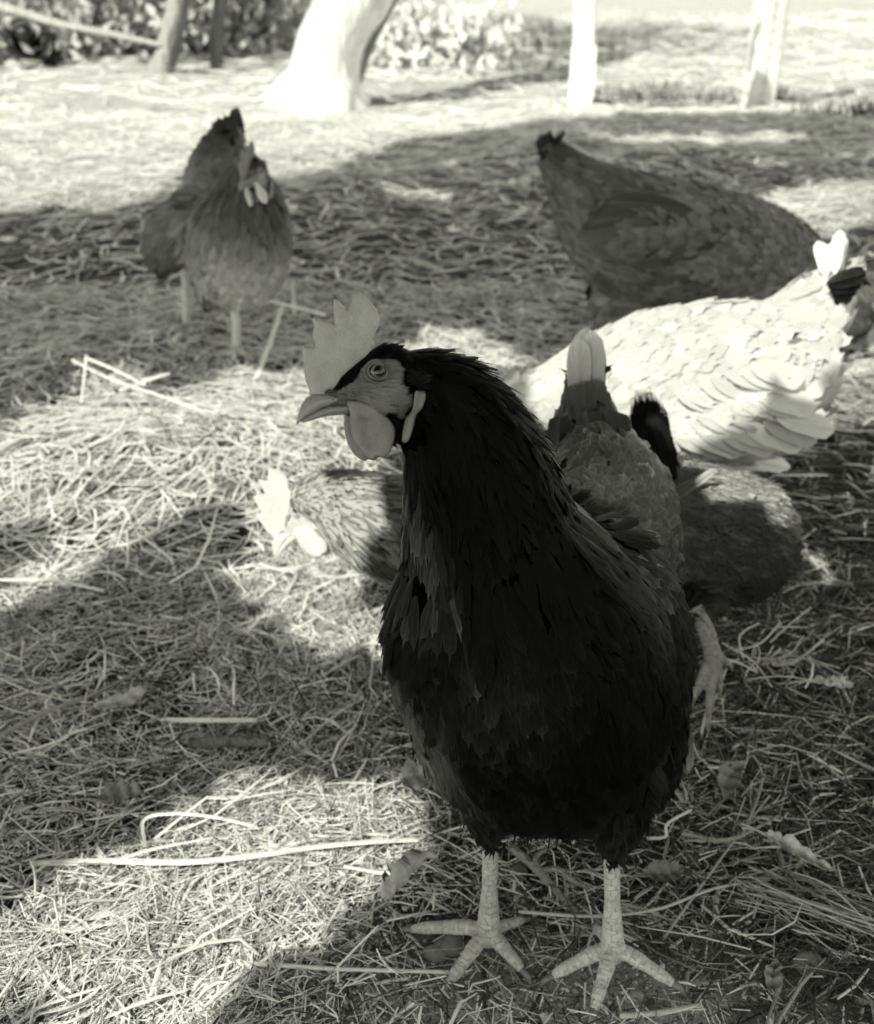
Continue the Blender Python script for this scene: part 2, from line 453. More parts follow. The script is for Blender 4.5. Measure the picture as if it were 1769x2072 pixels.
def clear_feet(x, y):
    k = np.ones(len(x), bool)
    for fx, fy, fr in FEET: k &= (x-fx)**2+(y-fy)**2 > fr*fr
    return k
def keep_near(x, y, r):
    d = .88 - .80*np.exp(-(((x-.09)/.20)**2+((y-.385)/.055)**2))
    d = d*np.clip(.72+.55*vnoise(np.stack([x, y], 1), 16, 44), .25, 1.0)
    return clear_feet(x, y) & (r.random(len(x)) < d) & (np.abs(x) < .12+.62*(y+.05))
def keep_chaff(x, y, r): return clear_feet(x, y) & (np.abs(x) < .12+.62*(y+.05))
def keep_mid(x, y, r): return clear_feet(x, y) & (np.abs(x) < .2+.55*y)
def build_grit():
    r = np.random.default_rng(71); n = 12000
    x = r.normal(.08, .22, n); y = r.normal(.42, .07, n); k = (y > .3); x, y = x[k], y[k]; n = len(x)
    O = np.array([[1,0,0],[-1,0,0],[0,1,0],[0,-1,0],[0,0,1],[0,0,-1.0]]); F = np.array([[0,2,4],[2,1,4],[1,3,4],[3,0,4],[2,0,5],[1,2,5],[3,1,5],[0,3,5]])
    sz = r.lognormal(math.log(.0011), .55, n).clip(.0004, .0045)
    V = O[None]*r.uniform(.6, 1.3, (n, 6, 1))*sz[:, None, None]*np.array([1, 1, .7]); a = r.uniform(0, 6.28, n); c, s_ = np.cos(a)[:, None], np.sin(a)[:, None]
    V = np.stack([V[..., 0]*c-V[..., 1]*s_, V[..., 0]*s_+V[..., 1]*c, V[..., 2]], -1)+np.stack([x, y, ground_z(x, y)+sz*.3], -1)[:, None]
    me = mesh_np('grit', V.reshape(-1, 3), (F[None]+(np.arange(n)*6)[:, None, None]).reshape(-1, 3), False); set_col(me, np.repeat(np.exp(r.normal(math.log(.22), .6, n)).clip(.03, .6), 6))
    kind(tag(obj('grit', me, M['stone']), 'crumbs of soil and grit around the near hen\'s feet', 'grit'), 'stuff')
def build_straw():
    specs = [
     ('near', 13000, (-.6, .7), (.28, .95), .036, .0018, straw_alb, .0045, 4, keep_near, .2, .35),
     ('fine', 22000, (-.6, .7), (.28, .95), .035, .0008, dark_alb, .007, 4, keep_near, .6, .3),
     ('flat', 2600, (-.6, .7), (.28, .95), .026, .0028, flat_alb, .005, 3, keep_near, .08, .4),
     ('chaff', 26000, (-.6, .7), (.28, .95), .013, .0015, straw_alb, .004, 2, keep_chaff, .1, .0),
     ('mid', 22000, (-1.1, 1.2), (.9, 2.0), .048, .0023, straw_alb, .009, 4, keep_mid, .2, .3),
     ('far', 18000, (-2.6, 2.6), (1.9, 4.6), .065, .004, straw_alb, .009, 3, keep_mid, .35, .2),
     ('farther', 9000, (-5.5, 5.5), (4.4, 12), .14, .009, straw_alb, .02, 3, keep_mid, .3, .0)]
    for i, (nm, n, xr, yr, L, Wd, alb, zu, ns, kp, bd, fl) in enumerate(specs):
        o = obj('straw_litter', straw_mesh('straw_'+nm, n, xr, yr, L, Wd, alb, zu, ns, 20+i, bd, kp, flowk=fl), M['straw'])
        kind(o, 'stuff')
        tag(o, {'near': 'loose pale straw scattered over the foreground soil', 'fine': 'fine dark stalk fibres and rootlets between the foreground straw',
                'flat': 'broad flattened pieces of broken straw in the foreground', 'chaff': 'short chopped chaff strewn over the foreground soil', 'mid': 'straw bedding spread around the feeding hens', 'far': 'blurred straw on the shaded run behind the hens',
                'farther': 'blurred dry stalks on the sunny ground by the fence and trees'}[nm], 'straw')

# ------------------------------------------------------------------ trees, shrubs and fence
def leaf_cloud(C, D, N, L, Wd, alb, name):
    """folded leaves at C pointing along D with normals N"""
    n = len(C); D = nrm(D); N = nrm(N - D*np.sum(D*N, 1, keepdims=True)); Sd = np.cross(D, N)
    L = np.broadcast_to(L, n)[:, None]; Wd = np.broadcast_to(Wd, n)[:, None]
    pts = [C-D*L*.5, C-Sd*Wd*.5+N*Wd*.12, C-D*L*.02, C+Sd*Wd*.5+N*Wd*.12, C+D*L*.5-N*L*.08, C-Sd*Wd*.40+D*L*.22+N*Wd*.08, C+Sd*Wd*.40+D*L*.22+N*Wd*.08]
    V = np.stack(pts, 1).reshape(-1, 3); b = (np.arange(n)*7)[:, None, None]
    t = np.array([[0, 2, 1], [0, 3, 2], [1, 2, 5], [2, 3, 6], [5, 2, 4], [2, 6, 4]])[None]+b
    me = mesh_np(name, V, t.reshape(-1, 3), False); set_col(me, np.repeat(alb, 7)); return me

def crown_for_shade(name, xr, yr, cell, hr, inside, rng, cover, leaf, alb, parent):
    """leaves hung where their shadow falls in the shaded part of the run"""
    gx, gy = np.meshgrid(np.arange(*xr, cell), np.arange(*yr, cell)); G = np.stack([gx.ravel(), gy.ravel()], 1)
    out = []
    for k, (ls, p) in enumerate([(leaf, cover), (leaf, cover), (leaf*.5, cover*.9), (leaf*.5, cover*.6), (leaf*.28, .7)]):
        g = G + rng.uniform(-.5, .5, G.shape)*cell; sure = np.zeros(len(g), bool)
        for dp in DARK: sure |= in_poly(g[:, 0], g[:, 1], dp)
        g = g[(rng.random(len(g)) < p) | sure]
        ok = inside(g[:, 0], g[:, 1])
        for a in np.arange(8)*math.pi/4: ok &= inside(g[:, 0]+ls*.26*math.cos(a), g[:, 1]+ls*.26*math.sin(a))
        if k == 4:       # small leaves only along the rims of the gaps
            rim = np.zeros(len(g), bool)
            for a in np.arange(8)*math.pi/4: rim |= ~inside(g[:, 0]+leaf*.8*math.cos(a), g[:, 1]+leaf*.8*math.sin(a))
            ok &= rim
        g = g[ok]; h = rng.uniform(*hr, len(g))
        P = np.stack([g[:, 0], g[:, 1], np.zeros(len(g))], 1) - LDIR*(h/-LDIR[2])[:, None]
        out.append((P, np.full(len(P), ls)))
    P = np.vstack([o[0] for o in out]); ls = np.concatenate([o[1] for o in out]); n = len(P)
    D = rng.normal(size=(n, 3)); Nn = -LDIR+rng.normal(0, .3, (n, 3))
    D = D - Nn*np.sum(D*Nn, 1, keepdims=True)/np.sum(Nn*Nn, 1, keepdims=True)
    me = leaf_cloud(P, D, Nn, ls*1.15, ls*.8, alb*np.exp(rng.normal(0, .25, n)), name)
    return kind(obj('crown', me, M['leaf'], parent), 'stuff'), P

def limb_tree(t, base, top, r0, tips, rng, alb):
    A = Acc(); base, top = np.array(base), np.array(top)
    A.tube(catmull([base, base*.6+top*.4+rng.normal(0, .05, 3), top], 8), np.interp(np.linspace(0, 1, 17), [0, .1, 1], [r0*1.5, r0, r0*.7]), 12, alb)
    m = mesh = A.mesh('trunk'); obj('trunk', m, M['bark'], t)
    def beams(P):        # share of a limb that would stand in the way of the sun patches
        g = P + LDIR*(P[:, 2]/-LDIR[2])[:, None]; return lit(g[:, 0], g[:, 1]).mean()
    cand = []
    for tp in tips:
        for _ in range(6):
            mid = (top+tp)/2+np.array([0, 0, .15])+rng.normal(0, .25, 3)
            P = catmull([top, mid, tp], 10); cand.append((beams(P[4:]), P))
    cand.sort(key=lambda c: c[0])
    for _, P in [c for c in cand if c[0] < .03][:14]:
        A = Acc(); A.tube(P, np.linspace(r0*.5, .008, len(P)), 7, alb)
        for k in range(6, 20, 3):
            e = P[k]+rng.normal(0, .28, 3)*np.array([1, 1, .4])
            if beams(np.linspace(P[k], e, 6)) > 0: continue
            A.tube(catmull([P[k], (P[k]+e)/2+rng.normal(0, .03, 3), e], 4), np.linspace(.012, .003, 9), 5, alb)
        obj('limb', A.mesh('limb'), M['bark'], t)

def unseen_shade_trees():  # out-of-view trees added to throw shade, leaf gaps shaped to the sun patches
    rng = np.random.default_rng(7)
    def in_shade(x, y): return ~lit(x, y) & (y < 5.2)
    specs = [((-1.9, -1.3, 0), (.24, 1.45), 'unseen leafy tree added left of the run to shade the near hens', (-.9, 1.6)),
             ((-3.6, 2.2, 0), (1.45, 5.2), 'unseen leafy tree added left of the run to shade the background hens', (-2.2, 2.7))]
    for base, yr, label, xr in specs:
        t = thing('shade_tree', label, 'tree', 'unseen trees added beside the run for shade')
        near = yr[0] < 1
        hr = (1.25, 1.65) if near else (1.6, 2.2)
        c, P = crown_for_shade('crown', xr, yr, .052 if near else .075, hr, in_shade, rng, .97 if near else .60, .10 if near else .15, .09, t)
        tips = P[rng.choice(len(P), 60, replace=False)]+np.array([0, 0, .05])
        limb_tree(t, (*base[:2], -.05), (base[0]+.3, base[1]+.3, hr[0]-.15), .11, tips, rng, .09)
unseen_shade_trees()

def big_tree():
    t = thing('tree', 'thick pale tree trunk with flaring roots standing in full sun', 'tree')
    rng = np.random.default_rng(9); y = gnd(650, 205)[1]; Y = at
    g = gnd(650, 215); rp = ppm(g)
    A = Acc(); P = catmull([Y(648,215,y)+np.array([0, 0, -.03]), Y(655,165,y), Y(668,100,y), Y(700,30,y), Y(735,-40,y), Y(790,-200,y+.15), Y(840,-420,y+.4), Y(840,-420,y+.4)+np.array([-.3,.6,1.8])], 10)
    R = np.interp(np.linspace(0, 1, len(P)), [0, .1, .2, .35, .6, 1], [118/rp, 88/rp, 72/rp, 66/rp, 66/rp, 55/rp])
    V, q, tr = tube(P, R, 40)
    n = vnoise(V, 9, 4); 
    cidx = np.clip(np.arange(len(V))//40, 0, len(P)-1); dirv = nrm(V-P[cidx]+1e-6); V = V+dirv*(n*.012)[:, None]
    A.add(V, q, tr, .42)
    for (u, v, r) in [(545,192,34),(575,212,24),(745,208,30),(700,222,22)]:
        e = gnd(u, v, -.01); s_ = Y(655, 150, y)
        A.tube(catmull([s_, (s_*.45+e*.55)+np.array([0, -.02, -.02]), e], 8), np.linspace(62/rp, r*.4/rp, 17), 14, .62)
    obj('trunk', A.mesh('trunk'), M['bark'], t)
    A = Acc(); A.tube(catmull([Y(716,165,y+.05), Y(740,95,y+.09), Y(772,30,y+.12), Y(800,-30,y+.14), Y(870,-250,y+.2)], 8), np.linspace(17/rp, 15/rp, 33), 12, .12); obj('limb', A.mesh('limb'), M['bark'], t)  # right limb darker than the trunk, its shade put into the bark tone
    c = P[-1]; n = 2600; C = c+rng.normal(0, 1, (n, 3))*np.array([.8, .7, .5])+np.array([-.9, 1.2, .8])
    C = C[C[:, 2] > 2.2]; n = len(C)
    kind(obj('crown', leaf_cloud(C, rng.normal(size=(n, 3)), rng.normal(size=(n, 3))+np.array([0, 0, 1]), .12, .08, rng.uniform(.06, .12, n), 'crown'), M['leaf'], t), 'stuff')
big_tree()

def thin_tree(label, pts, y, rpx, alb, crown=True, seed=0):
    t = thing('tree', label, 'tree', 'dark trees at the back'); rng = np.random.default_rng(seed)
    P = catmull([at(u, v, y) for u, v in pts], 10); r = rpx/ppm(P[0]); R = np.interp(np.linspace(0, 1, len(P)), [0, .15, 1], [r*1.35, r, r*.9])
    V, q, tr = tube(P, R, 18); A = Acc(); A.add(V, q, tr, alb); obj('trunk', A.mesh('trunk'), M['bark'], t)
    if crown:
        n = 3200; c = P[-1]+np.array([-.7, .8, .5]); C = c+rng.normal(0, 1, (n, 3))*np.array([.9, .6, .45]); C = C[C[:, 2] > 1.5]; n = len(C)
        kind(obj('crown', leaf_cloud(C, rng.normal(size=(n, 3)), rng.normal(size=(n, 3))+np.array([0, 0, 1]), .15, .10, rng.uniform(.05, .1, n), 'crown'), M['leaf'], t), 'stuff')
thin_tree('dark leaning tree trunk, the thicker one at the back left', [(322,158),(338,110),(352,50),(362,-10),(380,-300),(400,-560)], 6.0, 23, .07, seed=1)
thin_tree('slim dark tree trunk next to the pale one at the back', [(446,165),(438,110),(440,50),(446,-10),(455,-300),(470,-560)], 6.2, 14, .07, seed=2)

def undergrowth():
    rng = np.random.default_rng(21)
    for i, (u, v, y, w, h, n, alb, label) in enumerate([
        (60, 165, 6.6, .75, .50, 900, .07, 'dark leafy shrub at the far left edge behind the sunny ground'),
        (215, 150, 6.9, .62, .50, 900, .11, 'grey-leaved shrub between the far left edge and the leaning trunk'),
        (400, 140, 7.2, .42, .55, 700, .14, 'pale leafy shrub glimpsed between the two dark trunks'),
        (510, 135, 7.4, .62, .60, 1000, .16, 'pale shrub filling the gap left of the thick tree'),
        (860, 150, 6.4, .55, .36, 500, .2, 'low leafy shrub just right of the thick tree'),
        (985, 165, 6.6, .40, .24, 300, .12, 'low dark shrub near the wire fence')]):
        t = thing('shrub', label, 'shrub', 'shrubs along the back of the run'); g = gnd(u, v); s = y/g[1]; c = np.array([g[0]*s, y, 0.0])
        A = Acc()
        for k in range(9):
            e = c+np.array([rng.normal(0, w*.4), rng.normal(0, .18), h*rng.uniform(.5, 1)]); A.tube(catmull([c+rng.normal(0, .04, 3)*np.array([1, 1, 0]), (c+e)/2+rng.normal(0, .05, 3), e], 4), np.linspace(.012, .004, 9), 5, .06)
        obj('stems', A.mesh('stems'), M['bark'], t)
        C = c+np.stack([rng.normal(0, w*.45, n), rng.normal(0, .22, n), h*rng.beta(1.6, 1.6, n)], 1)
        al = np.clip(2.2*alb*np.exp(rng.normal(0, .35, n)), .02, .7)
        kind(obj('foliage', leaf_cloud(C, rng.normal(size=(n, 3)), rng.normal(size=(n, 3))+np.array([-.5, -.6, .5]), rng.uniform(.05, .11, n), rng.uniform(.035, .07, n), al, 'foliage'), M['leaf'], t), 'stuff')
    # dense hedge behind: reads as one dark mass
    n = 26000
    x = rng.uniform(-9, -.2, n); yy = 9.2+rng.normal(0, .5, n)+.25*np.abs(x+3); zz = rng.uniform(0, 2.6, n)
    C = np.stack([x, yy, zz], 1); al = np.clip(.22*np.exp(rng.normal(0, .5, n)), .03, .6)
    o = obj('hedge', leaf_cloud(C, rng.normal(size=(n, 3)), rng.normal(size=(n, 3))+np.array([-.4, -.7, .4]), rng.uniform(.05, .11, n), rng.uniform(.035, .08, n), al, 'hedge'), M['leaf'])
    kind(tag(o, 'blurred mass of leaves closing the view behind the trees', 'hedge'), 'stuff')
undergrowth()

def fallen_branch():
    A = Acc(); pts = [(-70,-10,6.2),(20,18,6.1),(120,48,6.05),(230,70,6.0),(330,92,5.95)]
    P = catmull([at(*p) for p in pts], 8); A.tube(P, np.linspace(.030, .014, len(P)), 9, .16)
    o = obj('branch', A.mesh('branch'), M['bark']); tag(o, 'thin bare branch slanting down to the leaning dark trunk', 'branch')
    # hollow dark log end
    t = thing('log', 'dark hollow log end lying in the undergrowth at the far left', 'log'); A = Acc()
    c = at(58, 82, 6.3); r = 44/ppm(c); d = nrm(np.array([-.35, 1, .02])); a = np.linspace(0, 2*math.pi, 28)[:-1]
    P = np.array([c, c+d*.25, c+d*.6]); V, q, tr = tube(P, np.array([r, r*1.05, r*1.05]), 26, cap=False); A.add(V, q, [], .03)
    V2, q2, tr2 = tube(np.array([c, c+d*.12, c+d*.5]), np.array([r*.72, r*.66, r*.5]), 26, cap=False); n0 = len(V); A.add(V2, q2[:, ::-1], [], .012)
    k = np.arange(26); A.q.append(np.stack([k, (k+1) % 26, n0+(k+1) % 26, n0+k], 1)); obj('bark_shell', A.mesh('log'), M['bark'], t)
    A = Acc(); g0 = np.array([c[0]+.02, c[1]+.2, 0]); A.tube(np.array([g0, g0+np.array([0, .05, c[2]-r*.9])]), np.array([.09, .07]), 10, .05); obj('support', A.mesh('support'), M['bark'], t)
fallen_branch()

def fence():
    t = thing('wire_fence', 'square-mesh wire fence on wooden posts at the back right', 'fence')
    p0 = gnd(1000, 200); p1 = gnd(1172, 203); p2 = gnd(1530, 222); p3 = gnd(1990, 250); p4 = gnd(2500, 270)
    line = [p0, p1, p2, p3, p4]; rng = np.random.default_rng(4)
    for i, (p, hw, hgt, al) in enumerate([(p1, .045, 1.5, .5), (p2, .058, 1.5, .42), (p3, .05, 1.5, .4), (p4, .05, 1.5, .4)]):
        bm = bmesh.new(); bmesh.ops.create_cube(bm, size=1)
        for v in bm.verts: v.co = Vector((v.co.x*2*hw, v.co.y*2*hw, (v.co.z+.5)*hgt))
        bmesh.ops.bevel(bm, geom=bm.edges[:], offset=.008, segments=2, affect='EDGES')
        bmesh.ops.subdivide_edges(bm, edges=[e for e in bm.edges if abs(e.verts[0].co.z-e.verts[1].co.z) > .5], cuts=10)
        for v in bm.verts: v.co.x += .006*math.sin(v.co.z*9+i); v.co.y += .006*math.cos(v.co.z*7+i)
        me = bpy.data.meshes.new('post'); bm.to_mesh(me); bm.free(); set_col(me, np.full(len(me.vertices), al))
        o = obj('post', me, M['wood'], t); o.location = (p[0], p[1], -.02)
    A = Acc()
    for a, b in zip(line[:-1], line[1:]):
        L = np.linalg.norm(b-a); nv = int(L/.05); off = np.array([0, -.065, 0])
        for k in range(nv+1):
            q = a+(b-a)*k/nv+off; A.tube(np.array([q+np.array([0, 0, .01]), q+np.array([rng.normal(0, .004), 0, 1.2])]), np.array([.0012, .0012]), 4, .5, cap=False)
        for z in np.arange(.02, 1.21, .05):
            Q = [a+(b-a)*s+off+np.array([0, .004*math.sin(9*s+z*7), z+.004*math.sin(5*s*math.pi)]) for s in np.linspace(0, 1, 7)]
            A.tube(np.array(Q), np.full(7, .0012), 4, .5, cap=False)
    me = A.mesh('wire_mesh'); kind(obj('wire_mesh', me, M['wire'], t), 'stuff')
    # short pale board nailed to the front of the first post
    A = Acc(); h = at(1172, 70, p1[1])[2]
    bm = bmesh.new(); bmesh.ops.create_cube(bm, size=1)
    for v in bm.verts: v.co = Vector((v.co.x*.108, v.co.y*.03, (v.co.z+.5)*h))
    bmesh.ops.bevel(bm, geom=[e for e in bm.edges if e.verts[0].co.z > .1 and e.verts[1].co.z > .1], offset=.02, segments=3, affect='EDGES')
    me = bpy.data.meshes.new('board'); bm.to_mesh(me); bm.free(); set_col(me, np.full(len(me.vertices), .7)); o = obj('board', me, M['wood'], t); o.location = (p1[0]-.004, p1[1]-.085, -.02)
    # weeds along the foot of the fence
    for i, (u, v, w, n, label) in enumerate([(1290,206,.22,260,'low ragged tuft of weeds at the fence foot between the posts'), (1400,210,.20,220,'dark weed tuft just left of the right fence post'),
                              (1565,215,.12,200,'dark weed clump against the right side of the right fence post'), (1740,240,.25,320,'weeds at the fence foot by the right edge')]):
        g = gnd(u, v); A = Acc()
        for k in range(n//2):
            b = g+np.array([rng.normal(0, w*.5), rng.normal(0, .05), 0]); hh = rng.uniform(.02, .10); e = b+np.array([rng.normal(0, .04), rng.normal(0, .03), hh])
            A.tube(np.array([b, (b+e)/2+rng.normal(0, .008, 3), e]), np.array([.004, .004, .001]), 3, float(rng.uniform(.03, .10)), cap=False)
        kind(tag(obj('weed_tuft', A.mesh('weeds'), M['leaf']), label, 'weeds', 'weeds at the fence foot'), 'stuff')
fence()

# ------------------------------------------------------------------ hens: tools
def remesh(V, F, voxel, smooth=6, adapt=0):
    me = mesh_np('tmp', V, F); o = bpy.data.objects.new('tmp', me); COL.objects.link(o)
    m = o.modifiers.new('r', 'REMESH'); m.mode = 'VOXEL'; m.voxel_size = voxel; m.use_smooth_shade = True
    if smooth:
        s = o.modifiers.new('s', 'SMOOTH'); s.factor = .5; s.iterations = smooth
    dg = bpy.context.evaluated_depsgraph_get()
    out = bpy.data.meshes.new_from_object(o.evaluated_get(dg))
    bpy.data.objects.remove(o); bpy.data.meshes.remove(me)
    return out
def verts(me):
    a = np.empty(len(me.vertices)*3, np.float32); me.vertices.foreach_get('co', a); return a.reshape(-1, 3).astype(float)

class Body:
    """a hen's body: chains of (position, radius, feather length, feather width, albedo), head first"""
    def __init__(s): s.V = []; s.F = []; s.n = 0; s.nodes = []
    def chain(s, keys, n=10, flow=None, feathers=True):
        K = np.array([[*k[0], *k[1:5]] for k in keys], float)
        C = catmull(K, n); C[:, 3] = np.maximum(C[:, 3], K[:, 3].min()*.8)
        T = nrm(np.gradient(C[:, :3], axis=0))
        if flow is not None: T = nrm(T + np.asarray(flow))
        if feathers:
            for c, t in zip(C, T): s.nodes.append([*c[:4], *t, *c[4:7]])
        for c in C:
            s.V.append(ICO[0]*c[3] + c[:3]); s.F.append(ICO[1]+s.n); s.n += len(ICO[0])
    def ball(s, p, r, sc=(1, 1, 1)):
        s.V.append(ICO[0]*r*np.array(sc) + p); s.F.append(ICO[1]+s.n); s.n += len(ICO[0])
    def mesh(s, voxel, smooth=6):
        s.N = np.array(s.nodes); return remesh(np.vstack(s.V), np.vstack(s.F), voxel, smooth)
    def field(s, P):
        N = s.N; out = np.empty((len(P), 7))
        for a in range(0, len(P), 4000):
            p = P[a:a+4000]
            d = np.linalg.norm(p[:, None]-N[None, :, :3], axis=2)/N[None, :, 3]
            w = np.exp(-(d-d.min(1, keepdims=True))*9)
            w /= w.sum(1, keepdims=True)
            out[a:a+4000, :6] = w@N[:, 4:10]; out[a:a+4000, 6] = d.min(1)
        return out          # flow(3), len, wid, alb, dist

def sample_mesh(me, n, rng):
    me.calc_loop_triangles()
    t = np.empty(len(me.loop_triangles)*3, np.int32); me.loop_triangles.foreach_get('vertices', t); t = t.reshape(-1, 3)
    V = verts(me); a, b, c = V[t[:, 0]], V[t[:, 1]], V[t[:, 2]]
    cr = np.cross(b-a, c-a); ar = np.linalg.norm(cr, axis=1)
    # smooth normals
    vn = np.zeros_like(V); 
    for k in range(3): np.add.at(vn, t[:, k], cr)
    vn = nrm(vn)
    i = rng.choice(len(t), n, p=ar/ar.sum()); u = rng.random(n); v = rng.random(n); f = u+v > 1; u[f] = 1-u[f]; v[f] = 1-v[f]
    P = a[i]+(b-a)[i]*u[:, None]+(c-a)[i]*v[:, None]
    Nn = nrm(vn[t[i, 0]]*(1-u-v)[:, None]+vn[t[i, 1]]*u[:, None]+vn[t[i, 2]]*v[:, None])
    return P, Nn, ar.sum()/2

def feather_geo(B, T, Nn, L, Wd, rng, tilt, curl=.35, droop=.18, shape=None, rows=5):
    """n curved vanes -> V, quads, uv"""
    n = len(B); Sd = nrm(np.cross(T, Nn))
    v = np.linspace(0, 1, rows)
    if shape is None: shape = np.array([.30, .82, 1.0, .86, .22])
    V = np.empty((n, rows, 3, 3)); uv = np.empty((n, rows, 3, 2)); ids = np.arange(n)
    side = rng.normal(0, .10, n)
    for j in range(rows):
        h = L*np.sin(tilt)*(v[j] - curl*v[j]**2.2) + .0003
        c = B + T*(L*v[j])[:, None] + Nn*h[:, None] + Sd*(side*L*v[j]**2)[:, None]
        for k, s in enumerate((-1, 0, 1)):
            w = Wd*.5*shape[j]*s
            V[:, j, k] = c + Sd*w[:, None] - Nn*((abs(s)*droop)*Wd*.5*shape[j])[:, None] - (T*(abs(s)*.18*v[j]*L)[:, None] if j == rows-1 else 0)
            uv[:, j, k, 0] = .5+.5*s*(.98 if j else .5); uv[:, j, k, 1] = v[j]*.98+ids % 97
    b = (np.arange(n)*rows*3)[:, None, None]
    q = np.array([[i*3+k, i*3+k+1, i*3+k+4, i*3+k+3] for i in range(rows-1) for k in range(2)])[None]+b
    return V.reshape(-1, 3), q.reshape(-1, 4), uv.reshape(-1, 2)

def plumage(me, body, rng, cover=3.5, exclude=None, paint=None, tilt=(.16, .06), gravity=.0, maxn=14000, only=None, curl=.35):
    P, Nn, area = sample_mesh(me, 120000, rng)
    if only is not None:
        k = only(P, Nn); frac = k.mean(); P, Nn = P[k], Nn[k]; area *= frac
    if exclude is not None:
        k = ~exclude(P); area *= k.mean(); P, Nn = P[k], Nn[k]
    f = body.field(P); eff = f[:, 3]*f[:, 4]*.75
    want = cover*area/np.mean(eff)          # rough
    pr = 1/eff; pr *= (cover*area/len(P))   # expected count per sample
    k = rng.random(len(P)) < pr; P, Nn, f = P[k], Nn[k], f[k]
    if len(P) > maxn:
        k = rng.choice(len(P), maxn, replace=False); P, Nn, f = P[k], Nn[k], f[k]
    fl = f[:, :3].copy(); fl[:, 2] -= gravity
    T = fl - Nn*np.sum(fl*Nn, 1, keepdims=True); bad = np.linalg.norm(T, axis=1) < .15
    T[bad] += np.array([0, 0, -1.0]) - Nn[bad]*(-Nn[bad][:, 2:3])
    T = nrm(T + rng.normal(0, .13, T.shape)); T = nrm(T - Nn*np.sum(T*Nn, 1, keepdims=True))
    n = len(P)
    L = f[:, 3]*rng.uniform(.75, 1.25, n); Wd = f[:, 4]*rng.uniform(.8, 1.2, n)
    tl = np.abs(rng.normal(tilt[0], tilt[1], n))
    V, q, uv = feather_geo(P, T, Nn, L, Wd, rng, tl, curl=curl)
    alb = f[:, 5]*np.exp(rng.normal(0, .28, n))
    if paint is not None: alb = paint(P, Nn, alb, rng)
    o = mesh_np('plumage', V, q); set_uv(o, uv); set_col(o, np.repeat(alb, 15)); 
    return o, n

def big_feather(base, tip, normal, width, alb, bend=.0, sway=0.0, rows=10, shape=None, seedv=0, tipalb=None, droop=.18):
    """one quill with two vanes"""
    base, tip, normal = (np.asarray(a, float) for a in (base, tip, normal))
    L = np.linalg.norm(tip-base); T = (tip-base)/L; Nn = nrm(normal - T*np.dot(T, normal)); Sd = np.cross(T, Nn)
    v = np.linspace(0, 1, rows)
    if shape is None: shape = np.interp(v, [0, .12, .3, .7, .88, .96, 1], [.12, .55, .85, 1, .85, .55, .15])
    cols = np.array([-1, -.55, -.07, 0, .07, .55, 1])
    V = []; uv = []; C = []
    for j in range(rows):
        c = base + T*L*v[j] + Nn*bend*L*math.sin(v[j]*math.pi)*.5 + Sd*sway*L*v[j]**2
        for s in cols:
            w = s*width*.5*shape[j]
            V.append(c + Sd*w - Nn*abs(s)**1.5*droop*width*.5*shape[j] + Nn*(.0012 if s == 0 else 0))
            uv.append((.5+.5*s*.97, min(v[j], .985)+seedv))
            C.append(alb if tipalb is None else alb*(1-v[j]**1.6)+tipalb*v[j]**1.6)
    nc = len(cols)
    q = np.array([[i*nc+k, i*nc+k+1, i*nc+nc+k+1, i*nc+nc+k] for i in range(rows-1) for k in range(nc-1)])
    me = mesh_np('feather', np.array(V), q); set_uv(me, uv); set_col(me, np.array(C)); return me

def smooth_outline(pts, n=6): 
    P = np.array(pts, float); P = np.vstack([P, P[:1]])
    m = len(P)-1; Q = np.vstack([P[m-1], P, P[1]]); out = []
    for i in range(m):
        p0, p1, p2, p3 = Q[i:i+4]
        for t in np.arange(n)/n:
            out.append(.5*((2*p1)+(-p0+p2)*t+(2*p0-5*p1+4*p2-p3)*t*t+(-p0+3*p1-3*p2+p3)*t**3))
    return np.array(out)

def puff(outline, step, thick, soft, place, warp=None):
    """a fleshy flap: outline in the plane, domed to both sides; place(u, v, w) -> world"""
    O = np.asarray(outline, float)
    d = np.linalg.norm(np.diff(np.vstack([O, O[:1]]), axis=0), axis=1)
    R = []
    for i in range(len(O)):
        k = max(1, int(round(d[i]/step)))
        for t in range(k): R.append(O[i]+(O[(i+1) % len(O)]-O[i])*t/k)
    R = np.array(R); nb = len(R)
    lo, hi = R.min(0), R.max(0)
    gx, gy = np.meshgrid(np.arange(lo[0], hi[0], step), np.arange(lo[1], hi[1], step*.87))
    gx = gx + (np.arange(gx.shape[0]) % 2)[:, None]*step*.5
    G = np.stack([gx.ravel(), gy.ravel()], 1); G = G[in_poly(G[:, 0], G[:, 1], R)]
    def dist(P):
        a = R; b = np.roll(R, -1, 0); ab = b-a
        t = np.clip(np.einsum('ijk,jk->ij', P[:, None]-a[None], ab)/(np.sum(ab*ab, 1)+1e-9), 0, 1)
        return np.linalg.norm(P[:, None]-(a[None]+t[..., None]*ab[None]), axis=2).min(1)
    G = G[dist(G) > step*.45]
    A = np.vstack([R, G])
    r = delaunay_2d_cdt([Vector(p) for p in A], [(i, (i+1) % nb) for i in range(nb)], [list(range(nb))], 1, 1e-5)
    A2 = np.array([v[:] for v in r[0]]); F = np.array([f for f in r[2] if len(f) == 3])
    D = dist(A2); x = np.clip(D/soft, 0, 1); th = thick*np.sqrt(np.clip(1-(1-x)**2, 0, 1))
    n = len(A2); edge = D < step*.2
    wv = warp(A2) if warp is not None else np.zeros(n)
    V = np.array([place(p[0], p[1], t+w) for p, t, w in zip(A2, th, wv)])
    back = np.arange(n); extra = []
    for i in range(n):
        if not edge[i]:
            back[i] = n+len(extra); extra.append(place(A2[i][0], A2[i][1], wv[i]-th[i]))
    V = np.vstack([V, np.array(extra)]) if extra else V
    FF = np.vstack([F, back[F[:, ::-1]]])
    me = mesh_np('flap', V, FF); return me, A2

